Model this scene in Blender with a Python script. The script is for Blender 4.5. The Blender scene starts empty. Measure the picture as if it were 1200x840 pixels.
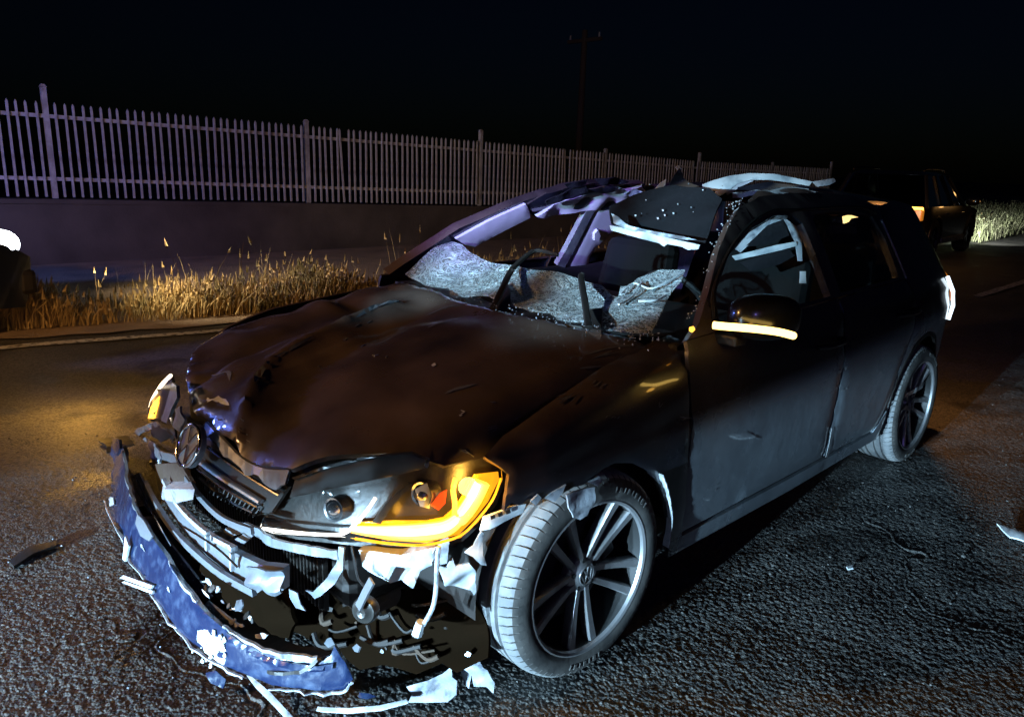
import bpy, bmesh, math, random
import numpy as np
from mathutils import Vector, Matrix
from mathutils.geometry import delaunay_2d_cdt
R_ = math.radians
random.seed(7); np.random.seed(7)
S = bpy.context.scene
COL = S.collection

# ------------------------------------------------------------------ camera
F, CX, CY = 888.5, 600.0, 420.0
CAM = np.array([1.5706, 2.1191, 1.4757])
YAW, PITCH, ROLL = -2.34517, -0.25101, 0.03350
_f = np.array([math.cos(PITCH)*math.cos(YAW), math.cos(PITCH)*math.sin(YAW), math.sin(PITCH)])
_r = np.cross(_f, [0, 0, 1]); _r /= np.linalg.norm(_r); _u = np.cross(_r, _f)
RIGHT = math.cos(ROLL)*_r + math.sin(ROLL)*_u
UP = -math.sin(ROLL)*_r + math.cos(ROLL)*_u
cd = bpy.data.cameras.new('camera'); cam = bpy.data.objects.new('camera', cd); COL.objects.link(cam)
cd.sensor_fit = 'HORIZONTAL'; cd.sensor_width = 36.0; cd.lens = F/1200*36.0
cd.clip_start = 0.05; cd.clip_end = 3000
M = Matrix(((RIGHT[0], UP[0], -_f[0], CAM[0]), (RIGHT[1], UP[1], -_f[1], CAM[1]), (RIGHT[2], UP[2], -_f[2], CAM[2]), (0, 0, 0, 1)))
cam.matrix_world = M
S.camera = cam
# ------------------------------------------------------------------ world and light
W = bpy.data.worlds.new('World'); S.world = W; W.use_nodes = True
nt = W.node_tree; bg = nt.nodes['Background']
sky = nt.nodes.new('ShaderNodeTexSky'); sky.sky_type = 'NISHITA'; sky.sun_disc = False
sky.sun_elevation = R_(4); sky.sun_rotation = R_(60)
hs = nt.nodes.new('ShaderNodeMix'); hs.data_type = 'RGBA'; hs.blend_type = 'MULTIPLY'
hs.inputs[0].default_value = 1.0; hs.inputs[7].default_value = (0.20, 0.36, 1.0, 1)
nt.links.new(sky.outputs[0], hs.inputs[6]); nt.links.new(hs.outputs[2], bg.inputs[0]); bg.inputs[1].default_value = 0.0011
S.view_settings.view_transform = 'Standard'; S.view_settings.look = 'None'; S.view_settings.exposure = 0.2; S.view_settings.gamma = 1.0
try:
    S.cycles.use_denoising = True; S.cycles.max_bounces = 6; S.cycles.sample_clamp_indirect = 3.0
except Exception: pass

def look(o, target):
    d = Vector(target) - o.location
    o.rotation_euler = d.to_track_quat('-Z', 'Y').to_euler()
def spot(name, loc, target, energy, color, angle, blend=0.5, radius=0.06):
    l = bpy.data.lights.new(name, 'SPOT'); l.energy = energy; l.color = color; l.spot_size = R_(angle); l.spot_blend = blend; l.shadow_soft_size = radius
    o = bpy.data.objects.new(name, l); o.location = loc; COL.objects.link(o); look(o, target); return o
def point(name, loc, energy, color, radius=0.05):
    l = bpy.data.lights.new(name, 'POINT'); l.energy = energy; l.color = color; l.shadow_soft_size = radius
    o = bpy.data.objects.new(name, l); o.location = loc; COL.objects.link(o); return o
# added fill lamps; moonlight, headlamps and beacon of the vehicles standing behind the photographer
sl = bpy.data.lights.new('moon', 'SUN'); sl.energy = 0.004; sl.angle = R_(0.5); sl.color = (0.7, 0.8, 1)
so = bpy.data.objects.new('moon', sl); so.rotation_euler = (R_(50), 0, R_(40)); COL.objects.link(so)
# dipped beams: the upper rim of each cone lies level, so they light the road and everything below bonnet height
def dipped(name, loc, aim_y, energy, color, half=32.0, up=-0.3, blend=0.06):
    d = math.hypot(loc[0], loc[1]-aim_y); z = loc[2]-d*math.tan(R_(half-up))
    return spot(name, loc, (0.0, aim_y, z), energy, color, half*2, blend, 0.05)
dipped('headlamp_beam', (8.2, 1.15, 0.72), 0.4, 9500, (0.46, 0.75, 1.0))
dipped('headlamp_beam.001', (8.2, 1.85, 0.72), 1.3, 9000, (0.46, 0.75, 1.0), up=0.1)
spot('beacon_beam', (4.4, 0.7, 2.1), (-1.40, -0.66, 1.27), 3600, (0.34, 0.22, 1.0), 9.0, 0.7, 0.1)
point('beacon', (2.6, 7.6, 1.9), 60, (0.33, 0.25, 1.0), 0.15)
point('warm_fill', (4.6, -1.9, 2.7), 520, (1.0, 0.50, 0.17), 0.15)  # added warm lamp, unseen, to brown the bonnet and the left road
point('beacon.001', (2.6, -5.7, 1.75), 380, (0.14, 0.24, 1.0), 0.12)      # on the roof of the waiting car
spot('cabin_fill', (3.9, 0.3, 1.55), (-0.80, -0.36, 1.12), 2600, (0.42, 0.76, 1.0), 9.5, 0.7, 0.03)  # added lamp with no source seen, brightening the windscreen glass and cabin
spot('cabin_fill.001', (3.9, 0.9, 1.55), (-1.05, 0.34, 1.16), 3000, (0.42, 0.76, 1.0), 9.5, 0.7, 0.03)  # second added lamp, for the other half of the glass

# ------------------------------------------------------------------ materials
def mat(name, color, rough=0.6, metal=0.0, spec=0.5, coat=0.0, emit=None, estr=0.0, noise=None, bump=None, alpha=None, trans=0.0, ior=1.45):
    """noise=(scale,color2,lo,hi[,detail]); bump=(scale,strength,distance)"""
    m = bpy.data.materials.new(name); m.use_nodes = True
    t = m.node_tree; b = t.nodes['Principled BSDF']
    b.inputs['Base Color'].default_value = (*color, 1); b.inputs['Roughness'].default_value = rough
    b.inputs['Metallic'].default_value = metal; b.inputs['Specular IOR Level'].default_value = spec
    b.inputs['Coat Weight'].default_value = coat; b.inputs['Coat Roughness'].default_value = 0.06
    b.inputs['Transmission Weight'].default_value = trans; b.inputs['IOR'].default_value = ior
    if emit: b.inputs['Emission Color'].default_value = (*emit, 1); b.inputs['Emission Strength'].default_value = estr
    if alpha is not None: b.inputs['Alpha'].default_value = alpha
    tc = t.nodes.new('ShaderNodeTexCoord')
    if noise:
        n = t.nodes.new('ShaderNodeTexNoise'); n.inputs['Scale'].default_value = noise[0]; n.inputs['Detail'].default_value = noise[4] if len(noise) > 4 else 6
        t.links.new(tc.outputs['Object'], n.inputs['Vector'])
        mr = t.nodes.new('ShaderNodeMapRange'); mr.inputs[1].default_value = noise[2]; mr.inputs[2].default_value = noise[3]
        t.links.new(n.outputs[0], mr.inputs[0])
        mx = t.nodes.new('ShaderNodeMix'); mx.data_type = 'RGBA'
        mx.inputs[6].default_value = (*color, 1); mx.inputs[7].default_value = (*noise[1], 1)
        t.links.new(mr.outputs[0], mx.inputs[0]); t.links.new(mx.outputs[2], b.inputs['Base Color'])
        if rough is not None:
            r2 = t.nodes.new('ShaderNodeMapRange'); r2.inputs[3].default_value = rough; r2.inputs[4].default_value = min(1, rough+0.3)
            t.links.new(mr.outputs[0], r2.inputs[0]); t.links.new(r2.outputs[0], b.inputs['Roughness'])
    if bump:
        n = t.nodes.new('ShaderNodeTexNoise'); n.inputs['Scale'].default_value = bump[0]; n.inputs['Detail'].default_value = 5
        t.links.new(tc.outputs['Object'], n.inputs['Vector'])
        bp = t.nodes.new('ShaderNodeBump'); bp.inputs['Strength'].default_value = bump[1]; bp.inputs['Distance'].default_value = bump[2]
        t.links.new(n.outputs[0], bp.inputs['Height']); t.links.new(bp.outputs[0], b.inputs['Normal'])
    return m

def paint_material():
    m = bpy.data.materials.new('car_paint'); m.use_nodes = True; t = m.node_tree; b = t.nodes['Principled BSDF']
    L = t.links.new; tc = t.nodes.new('ShaderNodeTexCoord')
    def nz(s, d=6):
        n = t.nodes.new('ShaderNodeTexNoise'); n.inputs['Scale'].default_value = s; n.inputs['Detail'].default_value = d; L(tc.outputs['Object'], n.inputs['Vector']); return n
    def rng(src, a, c, o0=0, o1=1):
        r = t.nodes.new('ShaderNodeMapRange'); r.inputs[1].default_value = a; r.inputs[2].default_value = c; r.inputs[3].default_value = o0; r.inputs[4].default_value = o1; L(src, r.inputs[0]); return r.outputs[0]
    def mix(f, a, c):
        x = t.nodes.new('ShaderNodeMix'); x.data_type = 'RGBA'
        if hasattr(f, 'links'): L(f, x.inputs[0])
        else: x.inputs[0].default_value = f
        for i, v in ((6, a), (7, c)):
            if hasattr(v, 'links'): L(v, x.inputs[i])
            else: x.inputs[i].default_value = (*v, 1)
        return x.outputs[2]
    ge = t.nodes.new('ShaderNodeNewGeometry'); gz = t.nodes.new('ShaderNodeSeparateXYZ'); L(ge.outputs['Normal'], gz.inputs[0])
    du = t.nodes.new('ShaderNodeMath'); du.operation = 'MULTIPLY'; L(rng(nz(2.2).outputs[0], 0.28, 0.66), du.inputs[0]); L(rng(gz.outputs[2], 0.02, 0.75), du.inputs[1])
    base = mix(du.outputs[0], (0.0085, 0.0085, 0.014), (0.108, 0.078, 0.062))  # brown dust tone on upward faces, also standing for the warm glare
    # pale dust tone below the crease, brightened to stand for lit, reflecting lower doors
    sx = t.nodes.new('ShaderNodeSeparateXYZ'); L(tc.outputs['Object'], sx.inputs[0])
    def mth(op, a_, b_):
        q = t.nodes.new('ShaderNodeMath'); q.operation = op
        for i_, v_ in ((0, a_), (1, b_)):
            if hasattr(v_, 'links'): L(v_, q.inputs[i_])
            else: q.inputs[i_].default_value = v_
        return q.outputs[0]
    rel = mth('ADD', mth('SUBTRACT', sx.outputs[2], 0.685), mth('MULTIPLY', sx.outputs[0], 0.043))
    low = mth('MULTIPLY', rng(rel, 0.02, -0.05), rng(sx.outputs[0], -0.40, -0.55))
    low = mth('MULTIPLY', low, rng(nz(3.1).outputs[0], 0.2, 0.6, 0.55, 1.0))
    base = mix(low, base, (0.165, 0.192, 0.215))
    v = t.nodes.new('ShaderNodeTexVoronoi'); v.inputs['Scale'].default_value = 90; L(tc.outputs['Object'], v.inputs['Vector'])
    sp = t.nodes.new('ShaderNodeMath'); sp.operation = 'MULTIPLY'
    L(rng(v.outputs['Distance'], 0.16, 0.06), sp.inputs[0]); L(rng(nz(9).outputs[0], 0.52, 0.62), sp.inputs[1])
    base = mix(sp.outputs[0], base, (0.16, 0.15, 0.15))
    L(base, b.inputs['Base Color'])
    b.inputs['Metallic'].default_value = 0.0; b.inputs['Coat Weight'].default_value = 0.8; b.inputs['Coat Roughness'].default_value = 0.05
    L(rng(nz(5).outputs[0], 0.3, 0.7, 0.22, 0.45), b.inputs['Roughness'])
    bp = t.nodes.new('ShaderNodeBump'); bp.inputs['Strength'].default_value = 0.12; bp.inputs['Distance'].default_value = 0.02; L(nz(7, 3).outputs[0], bp.inputs['Height']); L(bp.outputs[0], b.inputs['Normal'])
    return m

def asphalt_material():
    m = bpy.data.materials.new('asphalt'); m.use_nodes = True; t = m.node_tree; b = t.nodes['Principled BSDF']; L = t.links.new
    tc = t.nodes.new('ShaderNodeTexCoord')
    v = t.nodes.new('ShaderNodeTexVoronoi'); v.inputs['Scale'].default_value = 115; L(tc.outputs['Object'], v.inputs['Vector'])
    n = t.nodes.new('ShaderNodeTexNoise'); n.inputs['Scale'].default_value = 0.9; n.inputs['Detail'].default_value = 8; L(tc.outputs['Object'], n.inputs['Vector'])
    cr = t.nodes.new('ShaderNodeValToRGB'); cr.color_ramp.elements[0].color = (0.032, 0.035, 0.038, 1); cr.color_ramp.elements[1].color = (0.135, 0.130, 0.120, 1)
    sep = t.nodes.new('ShaderNodeSeparateColor'); L(v.outputs['Color'], sep.inputs[0]); L(sep.outputs[0], cr.inputs[0])
    mx = t.nodes.new('ShaderNodeMix'); mx.data_type = 'RGBA'; mx.blend_type = 'MULTIPLY'; mx.inputs[0].default_value = 0.8
    c2 = t.nodes.new('ShaderNodeValToRGB'); c2.color_ramp.elements[0].position = 0.3; c2.color_ramp.elements[1].position = 0.7
    c2.color_ramp.elements[0].color = (0.55, 0.55, 0.55, 1); c2.color_ramp.elements[1].color = (1.15, 1.12, 1.08, 1)
    L(n.outputs[0], c2.inputs[0]); L(cr.outputs[0], mx.inputs[6]); L(c2.outputs[0], mx.inputs[7]); L(mx.outputs[2], b.inputs['Base Color'])
    b.inputs['Specular IOR Level'].default_value = 0.35
    st = t.nodes.new('ShaderNodeTexNoise'); st.inputs['Scale'].default_value = 1.7; st.inputs['Detail'].default_value = 7; L(tc.outputs['Object'], st.inputs['Vector'])
    sr = t.nodes.new('ShaderNodeMapRange'); sr.inputs[1].default_value = 0.56; sr.inputs[2].default_value = 0.66; sr.inputs[3].default_value = 0.68; sr.inputs[4].default_value = 0.42; L(st.outputs[0], sr.inputs[0]); L(sr.outputs[0], b.inputs['Roughness'])
    dk = t.nodes.new('ShaderNodeMapRange'); dk.inputs[1].default_value = 0.56; dk.inputs[2].default_value = 0.66; dk.inputs[3].default_value = 1.0; dk.inputs[4].default_value = 0.55; L(st.outputs[0], dk.inputs[0])
    m3 = t.nodes.new('ShaderNodeMix'); m3.data_type = 'RGBA'; m3.blend_type = 'MULTIPLY'; m3.inputs[0].default_value = 1.0; L(mx.outputs[2], m3.inputs[6]); L(dk.outputs[0], m3.inputs[7]); L(m3.outputs[2], b.inputs['Base Color'])
    bp = t.nodes.new('ShaderNodeBump'); bp.inputs['Strength'].default_value = 0.6; bp.inputs['Distance'].default_value = 0.004
    L(v.outputs['Distance'], bp.inputs['Height']); bp.invert = True; L(bp.outputs[0], b.inputs['Normal'])
    return m

def shattered_glass():
    m = bpy.data.materials.new('shattered_glass'); m.use_nodes = True; t = m.node_tree; L = t.links.new
    b = t.nodes['Principled BSDF']; out = t.nodes['Material Output']
    tc = t.nodes.new('ShaderNodeTexCoord')
    nz = t.nodes.new('ShaderNodeTexNoise'); nz.inputs['Scale'].default_value = 6; nz.inputs['Detail'].default_value = 4; L(tc.outputs['Object'], nz.inputs['Vector'])
    ad = t.nodes.new('ShaderNodeMix'); ad.data_type = 'RGBA'; ad.blend_type = 'LINEAR_LIGHT'; ad.inputs[0].default_value = 0.12
    L(tc.outputs['Object'], ad.inputs[6]); L(nz.outputs[1], ad.inputs[7])
    fac = None
    for sc, w in ((7, 0.030), (21, 0.055), (58, 0.12)):
        v = t.nodes.new('ShaderNodeTexVoronoi'); v.feature = 'DISTANCE_TO_EDGE'; v.inputs['Scale'].default_value = sc; L(ad.outputs[2], v.inputs['Vector'])
        r = t.nodes.new('ShaderNodeMapRange'); r.inputs[1].default_value = w; r.inputs[2].default_value = 0.0; L(v.outputs[0], r.inputs[0])
        if fac is None: fac = r.outputs[0]
        else:
            a = t.nodes.new('ShaderNodeMath'); a.operation = 'MAXIMUM'; L(fac, a.inputs[0]); L(r.outputs[0], a.inputs[1]); fac = a.outputs[0]
    n2 = t.nodes.new('ShaderNodeTexNoise'); n2.inputs['Scale'].default_value = 11; n2.inputs['Detail'].default_value = 8; L(tc.outputs['Object'], n2.inputs['Vector'])
    r2 = t.nodes.new('ShaderNodeMapRange'); r2.inputs[1].default_value = 0.38; r2.inputs[2].default_value = 0.66; r2.inputs[3].default_value = 0.30; r2.inputs[4].default_value = 1.0; L(n2.outputs[0], r2.inputs[0])
    a = t.nodes.new('ShaderNodeMath'); a.operation = 'MULTIPLY'; L(fac, a.inputs[0]); L(r2.outputs[0], a.inputs[1])
    r3 = t.nodes.new('ShaderNodeMapRange'); r3.inputs[3].default_value = 0.16; r3.inputs[4].default_value = 1.0; L(a.outputs[0], r3.inputs[0])
    b.inputs['Base Color'].default_value = (0.80, 0.90, 0.93, 1); b.inputs['Roughness'].default_value = 0.3
    bp = t.nodes.new('ShaderNodeBump'); bp.inputs['Strength'].default_value = 0.9; bp.inputs['Distance'].default_value = 0.01; L(a.outputs[0], bp.inputs['Height']); L(bp.outputs[0], b.inputs['Normal'])
    tr = t.nodes.new('ShaderNodeBsdfTransparent'); tr.inputs[0].default_value = (0.6, 0.68, 0.7, 1)
    ms = t.nodes.new('ShaderNodeMixShader'); L(r3.outputs[0], ms.inputs[0]); L(tr.outputs[0], ms.inputs[1]); L(b.outputs[0], ms.inputs[2]); L(ms.outputs[0], out.inputs[0])
    return m

def pane_material(name, tint, refl=0.5, rough=0.02):
    m = bpy.data.materials.new(name); m.use_nodes = True; t = m.node_tree; L = t.links.new; out = t.nodes['Material Output']
    tr = t.nodes.new('ShaderNodeBsdfTransparent'); tr.inputs[0].default_value = (*tint, 1)
    gl = t.nodes.new('ShaderNodeBsdfGlossy'); gl.inputs['Roughness'].default_value = rough; gl.inputs[0].default_value = (0.9, 0.95, 1, 1)
    fr = t.nodes.new('ShaderNodeFresnel'); fr.inputs[0].default_value = 1.45
    ml = t.nodes.new('ShaderNodeMath'); ml.operation = 'MULTIPLY'; ml.inputs[1].default_value = refl*2; L(fr.outputs[0], ml.inputs[0])
    ms = t.nodes.new('ShaderNodeMixShader'); L(ml.outputs[0], ms.inputs[0]); L(tr.outputs[0], ms.inputs[1]); L(gl.outputs[0], ms.inputs[2]); L(ms.outputs[0], out.inputs[0])
    return m

MT = dict(
    paint=paint_material(), asphalt=asphalt_material(), shatter=shattered_glass(),
    glass=pane_material('window_glass', (0.78, 0.82, 0.82)), tint=pane_material('tinted_glass', (0.26, 0.28, 0.30)), lens=pane_material('lamp_lens', (0.92, 0.92, 0.92), 0.6),
    black=mat('black_plastic', (0.014, 0.012, 0.011), 0.5, bump=(60, 0.3, 0.004)),
    mirrorblack=mat('gloss_black', (0.006, 0.006, 0.007), 0.25, coat=0.3),
    grille=mat('grille_plastic', (0.012, 0.011, 0.011), 0.45),
    rubber=mat('tyre_rubber', (0.11, 0.115, 0.12), 0.85, spec=0.2, noise=(14, (0.20, 0.20, 0.195), 0.35, 0.7), bump=(90, 0.3, 0.003)),
    sidewall=mat('tyre_sidewall', (0.028, 0.027, 0.026), 0.8, spec=0.25, noise=(9, (0.07, 0.065, 0.06), 0.4, 0.7), bump=(60, 0.3, 0.003)),
    alloy=mat('alloy', (0.30, 0.30, 0.31), 0.36, 0.75, noise=(20, (0.16, 0.15, 0.14), 0.45, 0.75)),
    darkalloy=mat('dark_alloy', (0.03, 0.03, 0.03), 0.5, 0.5),
    strip=mat('rub_strip_film', (0.16, 0.165, 0.17), 0.3, coat=0.5),
    chrome=mat('chrome', (0.72, 0.74, 0.78), 0.14, 1.0),
    darkchrome=mat('smoked_chrome', (0.22, 0.22, 0.23), 0.22, 0.9),
    steel=mat('galvanised_steel', (0.19, 0.21, 0.24), 0.42, 0.55, noise=(18, (0.10, 0.10, 0.11), 0.45, 0.75), bump=(30, 0.3, 0.006)),
    primer=mat('scraped_plastic', (0.28, 0.30, 0.33), 0.6, noise=(26, (0.07, 0.08, 0.10), 0.52, 0.7), bump=(40, 0.5, 0.006)),
    white=mat('white_plastic', (0.48, 0.51, 0.53), 0.5, noise=(16, (0.20, 0.23, 0.26), 0.45, 0.75)),
    bumper=mat('bumper_paint', (0.0055, 0.014, 0.048), 0.30, 0.0, coat=1.0, noise=(30, (0.028, 0.050, 0.105), 0.48, 0.80, 10), bump=(12, 0.35, 0.02)),
    trim=mat('pillar_trim', (0.50, 0.46, 0.50), 0.7),
    liner=mat('headliner_cloth', (0.010, 0.010, 0.012), 0.95, spec=0.1, bump=(40, 0.5, 0.008)),
    interior=mat('dashboard_plastic', (0.010, 0.009, 0.008), 0.75, bump=(60, 0.3, 0.003)),
    seat=mat('seat_cloth', (0.006, 0.006, 0.006), 0.95, spec=0.1, bump=(80, 0.4, 0.004)),
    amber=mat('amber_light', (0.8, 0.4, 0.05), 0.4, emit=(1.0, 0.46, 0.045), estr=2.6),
    ambercore=mat('amber_light_core', (0.9, 0.6, 0.2), 0.4, emit=(1.0, 0.64, 0.15), estr=5.0),
    amberdim=mat('amber_reflector', (0.75, 0.34, 0.02), 0.25, 0.6, emit=(1.0, 0.40, 0.012), estr=1.0, bump=(45, 0.5, 0.01)),
    hazard=mat('hazard_light', (0.9, 0.4, 0.1), 0.4, emit=(1.0, 0.42, 0.06), estr=5.0),
    drl=mat('daytime_light', (0.9, 0.85, 0.8), 0.3, emit=(1.0, 0.80, 0.58), estr=2.2),
    reflector=mat('lamp_reflector', (0.028, 0.026, 0.024), 0.35, 0.3, bump=(50, 0.3, 0.004)),
    lampwhite=mat('headlamp_light', (1, 1, 1), 0.3, emit=(0.85, 0.93, 1.0), estr=14.0),
    tail=mat('tail_lamp', (0.30, 0.02, 0.015), 0.15, coat=1.0, emit=(1.0, 0.32, 0.03), estr=0.5),
    dust=mat('dirty_undertray', (0.045, 0.030, 0.020), 0.9, bump=(14, 0.6, 0.02)),
    hose=mat('rubber_hose', (0.012, 0.010, 0.009), 0.6, spec=0.3),
    void=mat('void_shade', (0.0055, 0.0033, 0.0018), 1.0, spec=0.0),  # near-black shade colour for the depth behind and under the nose
    blood=mat('radiator_fins', (0.012, 0.009, 0.007), 0.6, 0.3, bump=(120, 0.5, 0.004)),
    grit=mat('grit_stone', (0.06, 0.058, 0.055), 0.85),
    line=mat('road_paint', (0.55, 0.54, 0.50), 0.8, noise=(22, (0.12, 0.115, 0.11), 0.48, 0.62)),
    gravel=mat('dusty_shoulder', (0.36, 0.27, 0.19), 0.95, noise=(3, (0.22, 0.17, 0.13), 0.35, 0.7), bump=(50, 0.7, 0.02)),
    soil=mat('soil', (0.06, 0.05, 0.04), 0.95, noise=(1.5, (0.03, 0.03, 0.022), 0.35, 0.7), bump=(20, 0.6, 0.03)),
    concrete=mat('wall_render', (0.10, 0.085, 0.075), 0.9, noise=(1.3, (0.045, 0.038, 0.035), 0.35, 0.7), bump=(30, 0.4, 0.01)),
    fence=mat('fence_paint', (0.44, 0.44, 0.46), 0.6, noise=(7, (0.22, 0.21, 0.21), 0.4, 0.7)),
    grassdry=mat('dry_grass', (0.36, 0.26, 0.11), 0.75, noise=(2.5, (0.15, 0.13, 0.06), 0.42, 0.62)),
    grassgreen=mat('green_grass', (0.22, 0.25, 0.12), 0.75, noise=(2.0, (0.34, 0.34, 0.22), 0.4, 0.65)),
    suvpaint=mat('brown_paint', (0.012, 0.010, 0.010), 0.3, 0.0, coat=0.9),
    vanpaint=mat('dark_blue_paint', (0.012, 0.018, 0.035), 0.3, 0.2, coat=0.8),
    wood=mat('pole_wood', (0.10, 0.08, 0.065), 0.9, bump=(20, 0.5, 0.01)),
    leather=mat('steering_wheel_leather', (0.006, 0.006, 0.006), 0.55),
    plate=mat('plate_white', (0.7, 0.7, 0.66), 0.4),
)
# ------------------------------------------------------------------ object helpers
def tag(o, label=None, cat=None, group=None, kind=None):
    if label: o['label'] = label
    if cat: o['category'] = cat
    if group: o['group'] = group
    if kind: o['kind'] = kind
    return o
def empty(name, loc=(0, 0, 0), rz=0.0):
    o = bpy.data.objects.new(name, None); o.empty_display_size = 0.1; o.location = loc; o.rotation_euler = (0, 0, rz); COL.objects.link(o); return o
def link_mesh(name, me, m, parent=None):
    o = bpy.data.objects.new(name, me); COL.objects.link(o)
    if m is not None:
        for x in (m if isinstance(m, (list, tuple)) else [m]): me.materials.append(x)
    if parent is not None: o.parent = parent
    return o
def mesh(name, verts, faces, m, parent=None, smooth=False, angle=None):
    me = bpy.data.meshes.new(name); me.from_pydata([tuple(map(float, v)) for v in verts], [], faces); me.update()
    if smooth:
        me.polygons.foreach_set('use_smooth', [True]*len(me.polygons))
        if angle: me.set_sharp_from_angle(angle=R_(angle))
    return link_mesh(name, me, m, parent)
class MB:
    """collects simple shapes into one mesh"""
    def __init__(s): s.v = []; s.f = []
    def add(s, vs, fs):
        k = len(s.v); s.v += [tuple(map(float, q)) for q in vs]; s.f += [tuple(i+k for i in f) for f in fs]; return s
    def box(s, c, d, rot=None, taper=1.0):
        vs = []
        for sz in (-1, 1):
            k = taper if sz > 0 else 1
            for sx, sy in ((-1, -1), (1, -1), (1, 1), (-1, 1)):
                q = Vector((sx*d[0]/2*k, sy*d[1]/2*k, sz*d[2]/2))
                if rot is not None: q = rot @ q
                vs.append((q.x+c[0], q.y+c[1], q.z+c[2]))
        return s.add(vs, [(3, 2, 1, 0), (4, 5, 6, 7), (0, 1, 5, 4), (1, 2, 6, 5), (2, 3, 7, 6), (3, 0, 4, 7)])
    def tube(s, pts, r, n=8, flat=1.0, cap=True):
        pts = [Vector(p) for p in pts]; rings = []; up = Vector((0, 0, 1)); k0 = len(s.v)
        rs = r if isinstance(r, (list, tuple)) else [r]*len(pts)
        for i, p in enumerate(pts):
            t = (pts[min(i+1, len(pts)-1)] - pts[max(i-1, 0)]).normalized()
            a = t.cross(up)
            if a.length < 1e-3: a = t.cross(Vector((1, 0, 0)))
            a.normalize(); b = a.cross(t)
            for j in range(n):
                w = 2*math.pi*j/n; q = p + a*math.cos(w)*rs[i] + b*math.sin(w)*rs[i]*flat; s.v.append(tuple(q))
        for i in range(len(pts)-1):
            for j in range(n): s.f.append((k0+i*n+j, k0+i*n+(j+1) % n, k0+(i+1)*n+(j+1) % n, k0+(i+1)*n+j))
        if cap: s.f.append(tuple(k0+j for j in reversed(range(n)))); s.f.append(tuple(k0+(len(pts)-1)*n+j for j in range(n)))
        return s
    def build(s, name, m, parent=None, smooth=False, angle=40, bevel=0.0):
        o = mesh(name, s.v, s.f, m, parent, smooth, angle)
        if bevel:
            b = o.modifiers.new('edge', 'BEVEL'); b.width = bevel; b.segments = 2; b.limit_method = 'ANGLE'
        return o
def smooth_path(P, n=4, closed=False):
    P = [np.array(p, float) for p in P]; out = []; N = len(P)
    for i in range(N if closed else N-1):
        g = lambda k: P[k % N] if closed else P[min(max(k, 0), N-1)]
        a, b, c, d = g(i-1), g(i), g(i+1), g(i+2)
        for j in range(n):
            t = j/n; out.append(0.5*((2*b)+(-a+c)*t+(2*a-5*b+4*c-d)*t*t+(-a+3*b-3*c+d)*t**3))
    if not closed: out.append(P[-1])
    return out
def subdivide(P, step):
    out = []
    for i in range(len(P)):
        a, b = np.array(P[i], float), np.array(P[(i+1) % len(P)], float); n = max(1, int(math.ceil(np.linalg.norm(b-a)/step)))
        for j in range(n): out.append(a+(b-a)*j/n)
    return out
def tri(outline, step, holes=()):
    """outline and holes in 2-D -> points, triangles, boundary loops"""
    o = subdivide(outline, step); pts = [Vector((float(p[0]), float(p[1]))) for p in o]; loops = [list(range(len(o)))]
    for h in holes:
        hh = subdivide(h, step); loops.append(list(range(len(pts), len(pts)+len(hh)))); pts += [Vector((float(p[0]), float(p[1]))) for p in hh]
    edges = [(l[i], l[(i+1) % len(l)]) for l in loops for i in range(len(l))]
    A = np.array([tuple(p) for p in pts]); lo, hi = A.min(0), A.max(0)
    gx = np.arange(lo[0]+step*.5, hi[0], step); gy = np.arange(lo[1]+step*.5, hi[1], step)
    ins = []
    def inside(p, l):
        c = False; n = len(l); x, y = p
        for i in range(n):
            x1, y1 = pts[l[i]]; x2, y2 = pts[l[(i+1) % n]]
            if (y1 > y) != (y2 > y) and x < (x2-x1)*(y-y1)/(y2-y1)+x1: c = not c
        return c
    B = A
    for i, a in enumerate(gx):
        for j, b in enumerate(gy):
            q = (a+(step*.25 if j % 2 else -step*.25), b)
            if ((B-np.array(q))**2).sum(1).min() < (step*.45)**2: continue
            if inside(q, loops[0]) and not any(inside(q, l) for l in loops[1:]): ins.append(Vector(q))
    r = delaunay_2d_cdt(pts+ins, edges, [], 2, 1e-6)
    V = [tuple(v) for v in r[0]]; Fc = [tuple(f) for f in r[2]]
    cen = lambda f: (sum(V[i][0] for i in f)/3, sum(V[i][1] for i in f)/3)
    Fc = [f for f in Fc if inside(cen(f), loops[0]) and not any(inside(cen(f), l) for l in loops[1:])]
    return V, Fc
def boundary_loops(Fc):
    e = {}
    for f in Fc:
        for i in range(len(f)): e[(f[i], f[(i+1) % len(f)])] = 1
    return [(a, b) for (a, b) in e if (b, a) not in e]
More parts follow.
